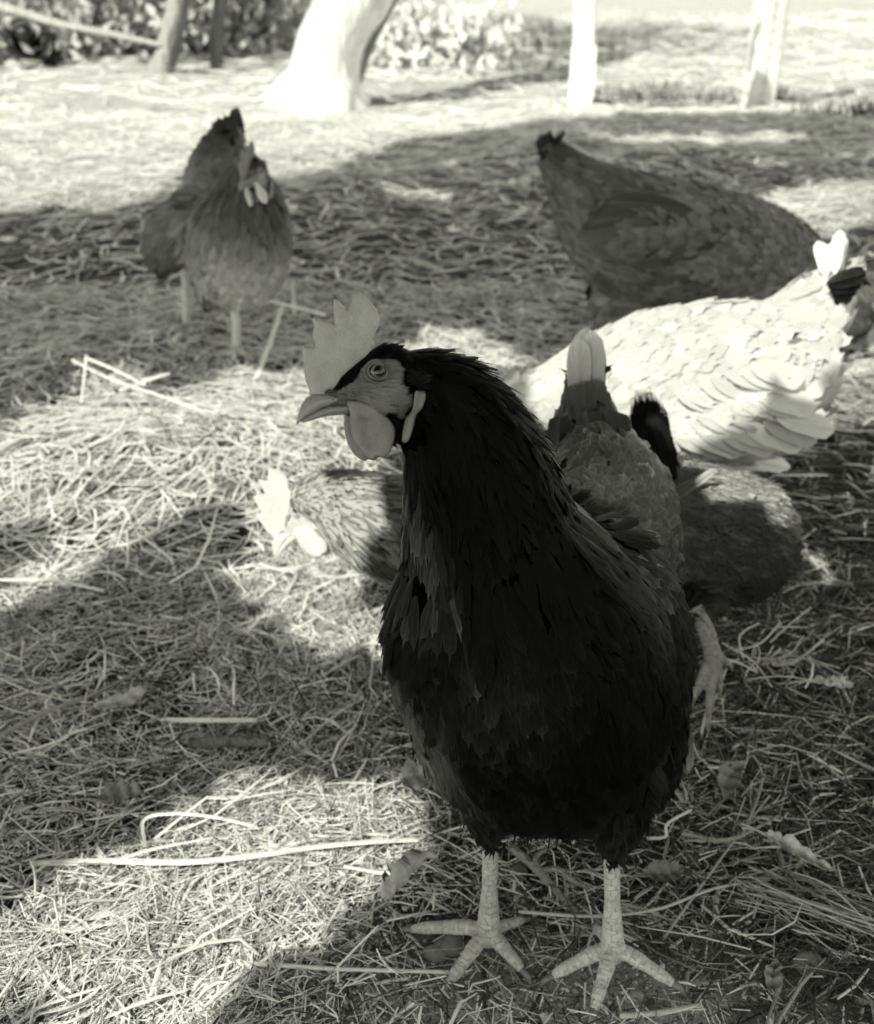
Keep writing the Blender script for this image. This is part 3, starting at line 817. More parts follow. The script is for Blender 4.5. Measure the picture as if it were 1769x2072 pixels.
def cz(c):       # 'crop' pixel of the head study -> picture units
    return np.array([(580.3+x/5.323, 566+y/5.323) for x, y in c])
COMB = cz([(215,1150),(182,1080),(170,960),(165,900),(150,800),(138,680),(200,706),(262,714),(284,688),(270,640),(252,600),(268,540),(275,500),(255,430),(232,352),(275,392),(340,418),(410,432),(492,462),(490,380),(484,260),(486,128),(522,180),(570,245),(640,292),(668,230),(715,150),(758,86),(835,155),(905,220),(952,280),(977,370),(972,470),(935,540),(910,612),(960,700),(900,800),(760,900),(640,1000),(580,1120),(500,1230),(330,1250),(230,1230)])
WATTLE = cz([(600,1300),(628,1420),(625,1520),(645,1650),(690,1765),(770,1860),(860,1912),(905,1888),(985,1897),(1055,1820),(1112,1660),(1105,1560),(1050,1470),(960,1400),(880,1330),(740,1290)])
FARW = cz([(480,1400),(455,1450),(500,1540),(540,1660),(580,1780),(640,1880),(720,1960),(790,1950),(820,1850),(760,1600),(700,1420),(600,1360)])
LOBE = cz([(1300,1200),(1350,1180),(1410,1205),(1420,1280),(1375,1370),(1320,1450),(1300,1560),(1250,1680),(1200,1740),(1165,1700),(1185,1570),(1210,1480),(1265,1400),(1285,1300)])
FACE = cz([(500,1260),(560,1150),(650,1090),(730,1010),(790,920),(870,860),(980,835),(1110,850),(1180,900),(1195,1000),(1180,1100),(1260,1170),(1280,1330),(1190,1480),(1090,1430),(960,1430),(830,1380),(640,1330),(520,1320)])

class Head:
    """head frame: picture units of the head study around the eye, w across the head"""
    def __init__(s, origin, ax, ay, az, sc): s.o, s.ax, s.ay, s.az, s.s = np.asarray(origin), nrm(ax), nrm(ay), nrm(az), sc
    def __call__(s, u, v, w=0.0): return s.o + s.s*(s.ax*(u-752)+s.ay*(755-v)+s.az*w)
    def inv(s, P):
        d = np.asarray(P)-s.o; return np.stack([752+(d@s.ax)/s.s, 755-(d@s.ay)/s.s, (d@s.az)/s.s], -1)

def head_frame(origin, roll, yaw, sc, tilt=0.0):
    """roll: beak turned down; yaw: beak turned to the camera"""
    r = math.radians(roll); ax0 = RT*math.cos(r)+UP*math.sin(r); ay = -RT*math.sin(r)+UP*math.cos(r); az0 = -FW
    t = math.radians(tilt); ay, az0 = ay*math.cos(t)+az0*math.sin(t), az0*math.cos(t)-ay*math.sin(t)
    y = math.radians(yaw)
    return Head(origin, ax0*math.cos(y)-az0*math.sin(y), ay, az0*math.cos(y)+ax0*math.sin(y), sc)

def head_chain(B, H, fl, alb):
    """skull and face added to the body's blobs"""
    s = H.s
    for u, v, w, r in [(780,742,0,54),(805,752,0,52),(742,766,0,46),(712,786,0,40),(690,800,0,30),(668,806,0,22),(770,800,0,50),(790,835,0,48),(745,815,0,40),(715,815,0,28),(825,790,0,56)]:
        B.ball(H(u, v, w), r*s)
    for u, v, r, w0 in [(752,754,36,14),(790,790,36,20),(775,825,30,20),(822,800,36,22)]:
        for w in (-1, 1): B.ball(H(u, v, w*w0), r*s)
    B.nodes += [[*H(720,750), 40*s, *nrm(H(760,700)-H(690,790)), fl*.5, fl*.28, alb], [*H(760,735), 50*s, *nrm(H(860,710)-H(740,735)), fl*.6, fl*.3, alb],
                [*H(800,735), 60*s, *nrm(H(900,730)-H(790,730)), fl, fl*.35, alb], [*H(790,830), 50*s, *nrm(H(870,930)-H(760,800)), fl, fl*.35, alb]]

def skin_mask(H):
    def f(P):
        q = H.inv(P); q[:, :2] += 5*np.stack([vnoise(q, .09, 5), vnoise(q, .09, 6)], 1); m = in_poly(q[:, 0], q[:, 1], FACE) & (q[:, 0] < 880)
        front = (q[:, 0] < 700) & (q[:, 1] > 788) & (q[:, 1] < 860)
        return (m | front) & (np.abs(q[:, 2]) < 95)
    return f

def eye_mat(name, iris, dark):
    t = NT(name); oc = t.coord('Object'); sx = t.n('ShaderNodeSeparateXYZ'); t.l(oc, sx.inputs[0])
    rr = t.math('SQRT', t.math('ADD', t.math('MULTIPLY', sx.outputs[0], sx.outputs[0]), t.math('MULTIPLY', sx.outputs[1], sx.outputs[1])))
    c = t.ramp(rr, [(0, .0), (.56, .0), (.62, iris*.45), (.70, iris), (.80, iris*.7), (.88, dark), (1, dark)])
    return t.done(c, .06, .6)
M['eye'] = eye_mat('hen_eye', .10, .012)

def head_parts(hen, H, combalb, wattalb, beakalb, lobealb, bend=0.0, det=1.0, far_eye=True):
    st = 5.0/det
    def part(name, me, mat, c, parent=hen):
        if 'Col' not in me.color_attributes: set_col(me, np.full(len(me.vertices), c))
        return obj(name, me, mat, parent)
    wr = lambda A: bend*np.clip((760-A[:, 1])/100, 0, 2)**2*40 + 3*np.sin(A[:, 0]*.06)*np.clip((760-A[:, 1])/120, 0, 1)
    me, _ = puff(COMB, st, 9, 22, H, wr); part('comb', me, M['comb'], combalb)
    out = lambda s: (lambda A: s*(30 + 16*np.sin(np.clip((A[:, 1]-800)/130, 0, 1)*1.6)) + 6*np.cos((A[:, 0]-755)*.05)*s*np.clip((A[:, 1]-830)/60, 0, 1) - s*15*np.exp(-((A[:, 0]-738)/16)**2-((A[:, 1]-880)/34)**2) - s*8*np.exp(-((A[:, 0]-730)/14)**2-((A[:, 1]-838)/10)**2))
    me, _ = puff(smooth_outline(WATTLE, 3), st, 8, 14, H, out(1)); part('wattle', me, M['comb'], wattalb)
    me, _ = puff(smooth_outline(WATTLE, 3), st, 8, 14, H, out(-1)); part('wattle', me, M['comb'], wattalb)
    lob = lambda s: (lambda A: s*(62+6*np.sin(A[:, 0]*.35+A[:, 1]*.05)))
    for s in (1, -1):
        me, _ = puff(smooth_outline(LOBE, 3), st, 9, 12, H, lob(s)); part('ear_lobe', me, M['skin'], lobealb)
    # beak: lofted rings along the bill, upper and lower half
    def bill(rings):
        V = []; seg = 14
        for (u, vt, vb, hw, ut) in rings:
            for k in range(seg):
                a = 2*math.pi*k/seg; c, s_ = math.cos(a), math.sin(a)
                vv = (vt+vb)/2 - s_*(vb-vt)/2; V.append(H(u+ut*(s_*.5+.5), vv, hw*math.copysign(abs(c)**.8, c)))
        n = len(rings); V = np.array(V); q = []
        for i in range(n-1):
            a0 = i*seg+np.arange(seg); a1 = i*seg+(np.arange(seg)+1) % seg; q.append(np.stack([a0, a1, a1+seg, a0+seg], 1))
        V = np.vstack([V, V[:seg].mean(0), V[-seg:].mean(0)]); k = np.arange(seg)
        t = np.vstack([np.stack([(k+1) % seg, k, np.full(seg, n*seg)], 1), np.stack([(n-1)*seg+k, (n-1)*seg+(k+1) % seg, np.full(seg, n*seg+1)], 1)])
        return mesh_np('bill', V, [np.vstack(q), t])
    ub = part('upper_beak', bill([(732,803,812,24,0),(712,799,812,26,0),(690,797,812,25,0),(668,795,817,22,0),(648,794,822,19,0),(630,794,833,16,0),(616,801,842,12,0),(606,815,849,8,0),(600,835,854,4.5,0),(596.5,850,857,1.5,0)]), M['horn'], beakalb)
    part('lower_beak', bill([(728,810,826,22,0),(705,810,833,22,0),(685,812,835,20,0),(662,817,837,17,0),(642,824,842,13,0),(624,834,848,8,0),(612,843,851,4,0),(606,848,851,1.5,0)]), M['horn'], beakalb*.85)
    for s in (1, -1):
        P = np.array([H(650,793,s*20), H(660,789,s*21.5), H(672,790,s*22)]); V, q, t = tube(P, np.array([2.2,3.6,1.5])*H.s, 6)
        part('nostril', mesh_np('nostril', V, [q, t]), M['horn'], .015, ub)
    # eyes
    for s in ((1, -1) if far_eye else (1,)):
        R = Matrix(np.array([H.ax, H.ay, H.az*s]).T.tolist()).to_4x4()
        R = R @ Matrix.Rotation(math.radians(8), 4, 'Y')
        C = H(751, 752, s*46)
        V = ICO3[0]; e = mesh_np('eye', V, ICO3[1])
        eo = obj('eye', e, M['eye'], hen); r = 18.5*H.s
        eo.matrix_local = Matrix.Translation(Vector(C)) @ R @ Matrix.Diagonal((r, r, r, 1))
        a = np.linspace(0, 2*math.pi, 33)[:-1]
        for k, (rr, mn, dz, cc) in enumerate([(18.4,2.2,10,.13),(24.0,2.6,5,.105)]):
            TV = []; sg = 8
            for th in a:
                for b in range(sg):
                    ph = b*2*math.pi/sg; q_ = rr*(1+.05*math.sin(2*th+1))+mn*(1+.35*math.sin(3*th+k))*math.cos(ph)
                    TV.append(H(751+q_*math.cos(th), 752+q_*math.sin(th)*.94, s*(46+dz+mn*math.sin(ph))))
            n = len(a); i = np.arange(n)[:, None]*sg; i1 = ((np.arange(n)+1) % n)[:, None]*sg; b = np.arange(sg)[None]; b1 = (b+1) % sg
            me = mesh_np('eyelid', np.array(TV), np.stack([i+b, i1+b, i1+b1, i+b1], -1).reshape(-1, 4))
            part('eyelid', me, M['skin'], cc*wattalb/.2)

def leg(hen, top, ankle, toes, r0, r1, alb, voxel=.0016, clawalb=.14, rings=True, knee=None):
    """shank and toes of one foot; toes = list of tips (first three forward, the last one behind)"""
    top, ankle = np.asarray(top, float), np.asarray(ankle, float)
    A = Acc()
    n = 30; t = np.linspace(0, 1, n)
    P = (top + (ankle-top)*t[:, None]) if knee is None else catmull([top, knee, ankle], 15)[:n]
    t = np.linspace(0, 1, len(P))
    R = np.interp(t, [0, .15, .6, .85, 1], [r0*1.15, r0, r0*.92, r1, r1*1.15])*(1+.02*np.sin(t*70))
    A.tube(P, R, 14); paths = [(P, R, .0046, 2.5)]
    c = ankle; A.add(ICO[0]*r1*1.25*np.array([1, 1, .8])+c, [], ICO[1])
    tipd = []
    for i, tp in enumerate(toes):
        tp = np.asarray(tp, float); d = tp-c; L = np.linalg.norm(d)
        mid = c+d*.5+np.array([0, 0, .10*L])
        Q = catmull([c, c+d*.22+np.array([0, 0, .12*L]), mid, c+d*.8+np.array([0, 0, .05*L]), tp], 8)
        tt = np.linspace(0, 1, len(Q))
        k = .8 if i == 3 else 1
        RR = np.interp(tt, [0, .3, .6, .85, 1], [r1*.85*k, r1*.72*k, r1*.62*k, r1*.52*k, r1*.40*k])*(1+.05*np.sin(tt*2*math.pi*3))
        if rings: RR = RR*(1+.045*np.sin(tt*2*math.pi*12))
        A.tube(Q, RR, 12); tipd.append((Q[-3], tp, RR[-1])); paths.append((Q, RR, .0031, 1.0))
    me = remesh(np.vstack(A.V), [np.vstack(A.q), np.vstack(A.t)], voxel, 2)
    Vm = verts(me); best = np.full(len(Vm), 1e9); uvm = np.zeros((len(Vm), 2))
    for pi, (Q, RR, rowh, across) in enumerate(paths):          # plate rows follow the shank and each toe
        arc = np.concatenate([[0], np.cumsum(np.linalg.norm(np.diff(Q, axis=0), axis=1))])
        a_, b_ = Q[:-1], Q[1:]; ab = b_-a_
        tt_ = np.clip(np.einsum('ijk,jk->ij', Vm[:, None]-a_[None], ab)/(np.sum(ab*ab, 1)+1e-12), 0, 1)
        d_ = np.linalg.norm(Vm[:, None]-(a_[None]+tt_[..., None]*ab[None]), axis=2)/RR[None, :-1]; ii = d_.argmin(1); rg = np.arange(len(Vm))
        dd = d_[rg, ii]; m_ = dd < best; best[m_] = dd[m_]
        pt = a_[ii]+tt_[rg, ii][:, None]*ab[ii]; rad = Vm-pt; ax_ = nrm(ab[ii])
        ref = np.array([0, -1.0, .3]) if pi == 0 else np.array([0, 0, 1.0]); e1 = nrm(ref-ax_*(ax_@ref)[:, None]); e2 = np.cross(ax_, e1)
        an = np.arctan2(np.sum(rad*e2, 1), np.sum(rad*e1, 1))
        uvm[m_, 0] = (an/math.pi*across+.5+7*pi)[m_]; uvm[m_, 1] = ((arc[ii]+tt_[rg, ii]*(arc[ii+1]-arc[ii]))/rowh)[m_]
    set_uv(me, uvm)
    set_col(me, np.full(len(me.vertices), alb))
    lo = obj('leg', me, M['leg'], hen)
    for a, b, r in tipd:
        d = nrm(b-a); L = r*5.0; d2 = nrm(d+np.array([0, 0, -.35]))
        V, q, tr = tube(np.array([b-d*r*.8, b+d*L*.4, b+d2*L*.8, b+d2*L]), np.array([r*.95, r*.75, r*.4, r*.08]), 8)
        m2 = mesh_np('claw', V, [q, tr]); set_col(m2, np.full(len(V), clawalb)); obj('claw', m2, M['horn'], lo)
    return lo

# ------------------------------------------------------------------ the foreground hen
def foreground_hen():
    rng = np.random.default_rng(101)
    hen = thing('hen', 'large near-black hen standing in front with her head turned to the left', 'hen', 'hens in the run')
    E = at(752, 755, .432); s = 1/ppm(E)
    H = head_frame(E - (-FW)*52*s, 0, 14, s*1.02)
    B = Body(); D = .0010; head_chain(B, H, .008, D)
    Y = lambda u, v, y: at(u, v, y)
    k = lambda u, v, y, rpx, fl, fw, al: (Y(u, v, y), rpx/ppm(Y(u, v, y)), fl, fw, al)
    B.chain([(H(808,752), 50*s,.012,.004,D), k(862,776,.450,70,.016,.0036,D), k(914,832,.453,106,.026,.004,D), k(948,908,.455,134,.030,.0042,D),
             k(972,1000,.456,158,.030,.0046,D), k(990,1090,.457,180,.030,.0055,D), k(1032,1190,.458,222,.026,.007,D), k(1064,1290,.460,266,.022,.0085,D*.8),
             k(1086,1385,.466,280,.020,.009,D), k(1094,1448,.472,238,.020,.008,D*3), k(1104,1520,.480,172,.020,.007,D*4.5)])
    B.chain([k(965,1170,.452,160,.026,.007,D), k(948,1265,.447,174,.022,.008,D*1.2), k(956,1365,.449,166,.020,.008,D*5), k(988,1460,.457,150,.020,.0075,D*6)])  # lower keys paler: the grey sheen is put into the feather tone
    # back, saddle and rump
    B.chain([k(1120,1190,.53,205,.022,.009,.020), k(1190,1120,.60,185,.024,.014,.026), k(1215,1030,.66,150,.024,.014,.030), k(1205,950,.71,105,.026,.016,.03), k(1190,870,.745,68,.03,.014,.024), k(1187,800,.76,34,.03,.012,.03)], flow=(0, .3, .1))
    # near shoulder and folded wing on the right
    B.chain([k(1200,1190,.50,150,.026,.012,.007), k(1265,1290,.51,130,.030,.013,.007), k(1300,1400,.52,95,.034,.014,.004), k(1310,1500,.53,75,.034,.014,.003), k(1310,1570,.54,55,.034,.014,.005)])
    B.chain([k(880,1400,.49,70,.026,.013,.006), k(905,1520,.50,55,.03,.013,.006), k(940,1590,.51,40,.03,.013,.008)])
    # thighs
    B.chain([k(1000,1550,.475,108,.022,.008,.006), k(985,1625,.468,58,.020,.006,.009), k(992,1680,.462,26,.014,.005,.012)])
    B.chain([k(1220,1570,.470,112,.022,.008,.004), k(1240,1650,.462,64,.020,.006,.007), k(1240,1706,.455,28,.015,.005,.012)])
    me = B.mesh(.0023, 5)
    V = verts(me); sk = skin_mask(H)
    q = H.inv(V); f = B.field(V)
    col = np.where(sk(V), .115, np.minimum(f[:, 5], .04)*.7)
    # darker lores along the feathered brow, paler round the eye
    r = np.hypot(q[:, 0]-751, q[:, 1]-752)
    col = np.where(sk(V), col*np.clip(.7+.5*np.exp(-((r-55)/40)**2), 0, 1.3), col)
    col = np.where(sk(V), col, np.minimum(f[:, 5], .003)*.6); set_col(me, col); me.materials.append(M['face'])
    obj('body', me, None, hen)
    blobs = [(Y(842,1130,.425), .016, .020), (Y(832,1050,.432), .013, .022), (Y(822,980,.44), .010, .020), (Y(858,1190,.42), .012, .016), (Y(1280,1180,.47), .03, .022), (Y(1150,990,.47), .018, .012), (Y(805,1350,.44), .024, .016), (Y(1000,1400,.39), .03, .005)]
    def paint(P, N, alb, rng):
        for p, rr, a in blobs:
            w = np.exp(-np.sum((P-p)**2, 1)/rr**2*1.2); alb = alb*(1-w)+a*w*np.exp(rng.normal(0, .45, len(P)))
        pale = rng.random(len(P)) < .12
        return np.where(pale, alb*1.8, alb)
    pm, n = plumage(me, B, rng, 6.0, sk, paint, tilt=(.065, .025), gravity=.15, maxn=34000)
    kind(obj('plumage', pm, M['dark_plumage'], hen), 'stuff')
    # loose hair-like fluff at thighs and belly
    P, N, area = sample_mesh(me, 30000, rng); z = P[:, 2]
    kk = (z < .155) & (N[:, 2] < .3) & (rng.random(len(P)) < .16); P, N = P[kk], N[kk]; n = len(P)
    T = nrm(np.array([0, .1, -1.0])+N*.25+rng.normal(0, .25, P.shape)); T = nrm(T); N2 = nrm(N-T*np.sum(N*T, 1, keepdims=True))
    Vv, qq, uv = feather_geo(P, T, N2, rng.uniform(.006, .016, n), rng.uniform(.0005, .0011, n), rng, np.abs(rng.normal(.12, .1, n)), shape=np.array([1, 1, .8, .5, .1]))
    m2 = mesh_np('fluff', Vv, qq); set_uv(m2, uv); set_col(m2, np.repeat(rng.uniform(.003, .016, n), 15)); kind(obj('fluff', m2, M['dark_plumage'], hen), 'stuff')
    # tiny bristle feathers on the bare face
    P, N, area = sample_mesh(me, 160000, rng); qq_ = H.inv(P); rr_ = np.hypot(qq_[:, 0]-751, qq_[:, 1]-752)
    kk = sk(P) & (rr_ > 30) & (rng.random(len(P)) < .10+.25*(qq_[:, 0] < 720)); P, N = P[kk], N[kk]; n = len(P)
    T = nrm(H.ax*1.0-H.ay*.3+rng.normal(0, .3, P.shape)); T = nrm(T-N*np.sum(T*N, 1, keepdims=True)+N*.15); N2 = nrm(N-T*np.sum(N*T, 1, keepdims=True))
    Vv, qq, uv = feather_geo(P, T, N2, rng.uniform(.0016, .0042, n), rng.uniform(.00015, .0004, n), rng, np.abs(rng.normal(.1, .05, n)), shape=np.array([1, 1, .8, .5, .1]))
    m2 = mesh_np('bristles', Vv, qq); set_uv(m2, uv); set_col(m2, np.repeat(rng.uniform(.01, .10, n), 15)); kind(obj('bristles', m2, M['dark_plumage'], hen), 'stuff')
    # dark tuft over the ear
    for i in range(26):
        b = H(812+rng.uniform(-8, 22), 760+rng.uniform(-16, 18), 62); t_ = H(842+rng.uniform(-8, 18), 762+rng.uniform(-10, 10), 74)
        obj('ear_feather', big_feather(b, t_, H.az, .0018, rng.uniform(.003, .010), rows=5), M['dark_plumage'], hen)
    head_parts(hen, H, .31, .175, .19, .15)
    # tail: pale quills standing upright behind the saddle
    tb = Y(1187, 830, .755)
    for i, (u0, u1, v1, dy, w, a, ta) in enumerate([(1172,1172,684,.0,50,.16,.42),(1200,1198,668,.004,52,.18,.46),(1186,1186,662,.010,60,.16,.42),(1204,1206,690,.013,44,.13,.34),(1168,1166,706,.016,40,.12,.3),
                                                     (1168,1164,775,-.012,46,.022,.04),(1206,1208,765,-.012,44,.025,.06),(1186,1184,770,-.02,50,.02,.03)]):
        b = Y(u0, 850, .75+dy); tt = Y(u1, v1, .762+dy)
        obj('tail_feather', big_feather(b, tt, nrm(EYE-b), w/ppm(b), a, bend=.06, tipalb=ta, seedv=i), M['pale_plumage' if i < 5 else 'brown_plumage'], hen)
    # soft covert rows below the tail
    for i in range(34):
        u = 1105+rng.uniform(0, 150); v0 = 905+rng.uniform(-10, 45)-abs(u-1185)*.05; b = Y(u, v0, .70)
        tt = Y(u+(1187-u)*.15+rng.normal(0, 10), v0-rng.uniform(50, 75), .725)
        obj('tail_covert', big_feather(b, tt, nrm(EYE-b+np.array([0, 0, .3])), rng.uniform(44, 62)/ppm(b), rng.uniform(.012, .028), bend=.25, rows=7, seedv=i), M['brown_plumage'], hen)
    # flight feathers along the right flank
    for i in range(9):
        t_ = i/8; b = Y(1290+60*t_, 1230+120*t_, .50+.01*t_); e = Y(1350+40*t_, 1330+190*t_, .535)
        obj('wing_feather', big_feather(b, e, nrm(np.array([.8, -.5, .4])), .018, rng.uniform(.004, .012), bend=.1, seedv=i), M['dark_plumage'], hen)
    obj('wing_feather', big_feather(Y(1372, 1420, .53), Y(1402, 1565, .53), nrm(EYE-Y(1390,1500,.53)), .013, .02, bend=.05, tipalb=.16, sway=.06), M['brown_plumage'], hen)
    for i in range(8):
        b = Y(870+i*8, 1440+i*18, .49); e = Y(890+i*14, 1580+i*10, .51)
        obj('wing_feather', big_feather(b, e, nrm(np.array([-.8, -.5, .2])), .014, rng.uniform(.004, .014), bend=.1, seedv=i), M['dark_plumage'], hen)
    # legs and feet
    G = lambda u, v, z=.006: gnd(u, v, z)
    leg(hen, Y(995,1640,.470), G(988,1893,.012), [G(833,1880), G(908,1990), G(1056,1962), G(1058,1862)], .0058, .0076, .34, .0010)  # left shank darker, right one paler: shade and sand bounce put into tone
    leg(hen, Y(1238,1670,.458), G(1240,1925,.012), [G(1118,1974), G(1202,2044), G(1362,1990), G(1205,1876)], .0058, .0076, .44, .0010)
    for u, v, r in [(988,1890,.022),(908,1950,.016),(870,1880,.016),(1040,1935,.014),(1240,1925,.022),(1160,1955,.016),(1215,2000,.016),(1320,1965,.02)]:
        p = G(u, v); FEET.append((p[0], p[1], r*.72))
    return hen

# ------------------------------------------------------------------ the hen feeding at the left
def feeding_hen():
    rng = np.random.default_rng(202)
    hen = thing('hen', 'brown hen with black tail feeding behind the near hen, head in the sun', 'hen', 'hens in the run')
    O = at(606, 1030, .80); s = .63/ppm(O)
    H = head_frame(O - (-FW)*48*s, 29, -6, s)
    B = Body(); D = .08; head_chain(B, H, .010, D)
    Y = at; k = lambda u, v, y, rpx, fl, fw, al: (Y(u, v, y), rpx/ppm(Y(u, v, y)), fl, fw, al)
    B.chain([k(625,1005,.80,40,.008,.003,D), k(665,1010,.80,60,.014,.0032,D), k(715,1035,.805,84,.024,.0036,D), k(775,1062,.81,104,.030,.004,D*.9), k(850,1080,.82,125,.032,.005,D*.8), k(960,1085,.83,150,.03,.012,.05), k(1080,1075,.84,160,.028,.016,.05),
             k(1220,1070,.85,165,.028,.016,.05), k(1340,1075,.85,158,.028,.012,.02), k(1420,1085,.85,150,.022,.008,.015), k(1470,1088,.85,138,.022,.007,.02)])
    B.chain([k(1420,1170,.82,72,.022,.008,.012), k(1412,1215,.77,42,.018,.006,.012), k(1402,1245,.735,22,.014,.005,.02)])
    me = B.mesh(.0042, 4); V = verts(me); sk = skin_mask(H); f = B.field(V)
    set_col(me, np.where(sk(V), .42, f[:, 5]*.5)); me.materials.append(M['face']); obj('body', me, None, hen)
    top = Y(1530, 960, .85)
    def paint(P, N, alb, rng):
        w = np.exp(-np.sum((P-top)**2, 1)/.06**2); alb = alb*(1-w)+.16*w*np.exp(rng.normal(0, .3, len(P)))  # pale rear feathers, their sunlit top put into the tone too
        u = rng.random(len(P)) < .3
        nk = P[:, 0] < at(830, 1080, .82)[0]
        return np.where(nk & u, alb*.25, alb)
    pm, n = plumage(me, B, rng, 4.5, sk, paint, tilt=(.08, .03), gravity=.05, maxn=12000)
    kind(obj('plumage', pm, M['brown_plumage'], hen), 'stuff')
    head_parts(hen, H, .36, .34, .34, .36, det=.7)
    # long soft fluff of the rear
    P, N, area = sample_mesh(me, 20000, rng); kk = (P[:, 0] > Y(1330, 1050, .85)[0]) & (rng.random(len(P)) < .95); P, N = P[kk], N[kk]; n = len(P)
    T = np.array([.75, -.1, -.45])+rng.normal(0, .22, P.shape); T = nrm(T-N*np.sum(T*N, 1, keepdims=True)+N*.10); N2 = nrm(N-T*np.sum(N*T, 1, keepdims=True))
    Vv, qq, uv = feather_geo(P, T, N2, rng.uniform(.014, .026, n), rng.uniform(.0008, .002, n), rng, np.abs(rng.normal(.12, .06, n)), shape=np.array([1, 1, .8, .5, .1]))
    hz = np.clip((P[:, 2]-.13)/.12, 0, 1); base = (.014+.22*hz**1.6)*np.exp(rng.normal(0, .3, n))  # fluff paler upwards, with the sunlit rim put into its colour
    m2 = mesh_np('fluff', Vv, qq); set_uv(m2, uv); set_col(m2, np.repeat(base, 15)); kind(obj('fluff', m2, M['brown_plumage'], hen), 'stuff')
    # black tail fan seen on edge
    for i, (u0, v0, u1, v1, w, dy) in enumerate([(1352,1100,1302,786,58,.0),(1342,1090,1292,800,50,.006),(1372,1090,1324,808,44,-.006),(1340,1080,1292,850,62,-.012),(1368,1080,1318,846,58,-.014),(1330,1070,1284,858,50,-.008),(1385,1100,1332,862,50,.004),(1350,1060,1300,900,80,-.018)]):
        b = Y(u0, v0, .83+dy); e = Y(u1, v1, .845+dy)
        sh = np.interp(np.linspace(0, 1, 10), [0, .15, .4, .85, .94, 1], [.3, .6, .9, 1, .8, .45])
        obj('tail_feather', big_feather(b, e, nrm(EYE-b), w/ppm(b), .0014, bend=.05, shape=sh, seedv=i), M['dark_plumage'], hen)
    for (u0, v0, u1, v1, a) in [(1335,1035,1448,948,.05),(1322,1020,1420,965,.03)]:
        obj('wing_feather', big_feather(Y(u0, v0, .80), Y(u1, v1, .815), nrm(EYE-Y(u0, v0, .8)), .008, a, bend=.05, tipalb=.08), M['pale_plumage'], hen)
    hk = Y(1402, 1232, .735)
    leg(hen, hk, Y(1444,1328,.71), [Y(1402,1415,.685), Y(1434,1448,.675), Y(1456,1385,.70), Y(1476,1345,.72)], .0085, .0075, .20, .0018, knee=Y(1430, 1278, .72), rings=False)
    g = gnd(1330, 1400, .01); leg(hen, Y(1330,1200,.86), g, [g+np.array([-.05, .01, -.004]), g+np.array([-.045, -.03, -.004]), g+np.array([-.03, .045, -.004]), g+np.array([.025, .01, -.004])], .007, .007, .27, .002, rings=False)
    return hen

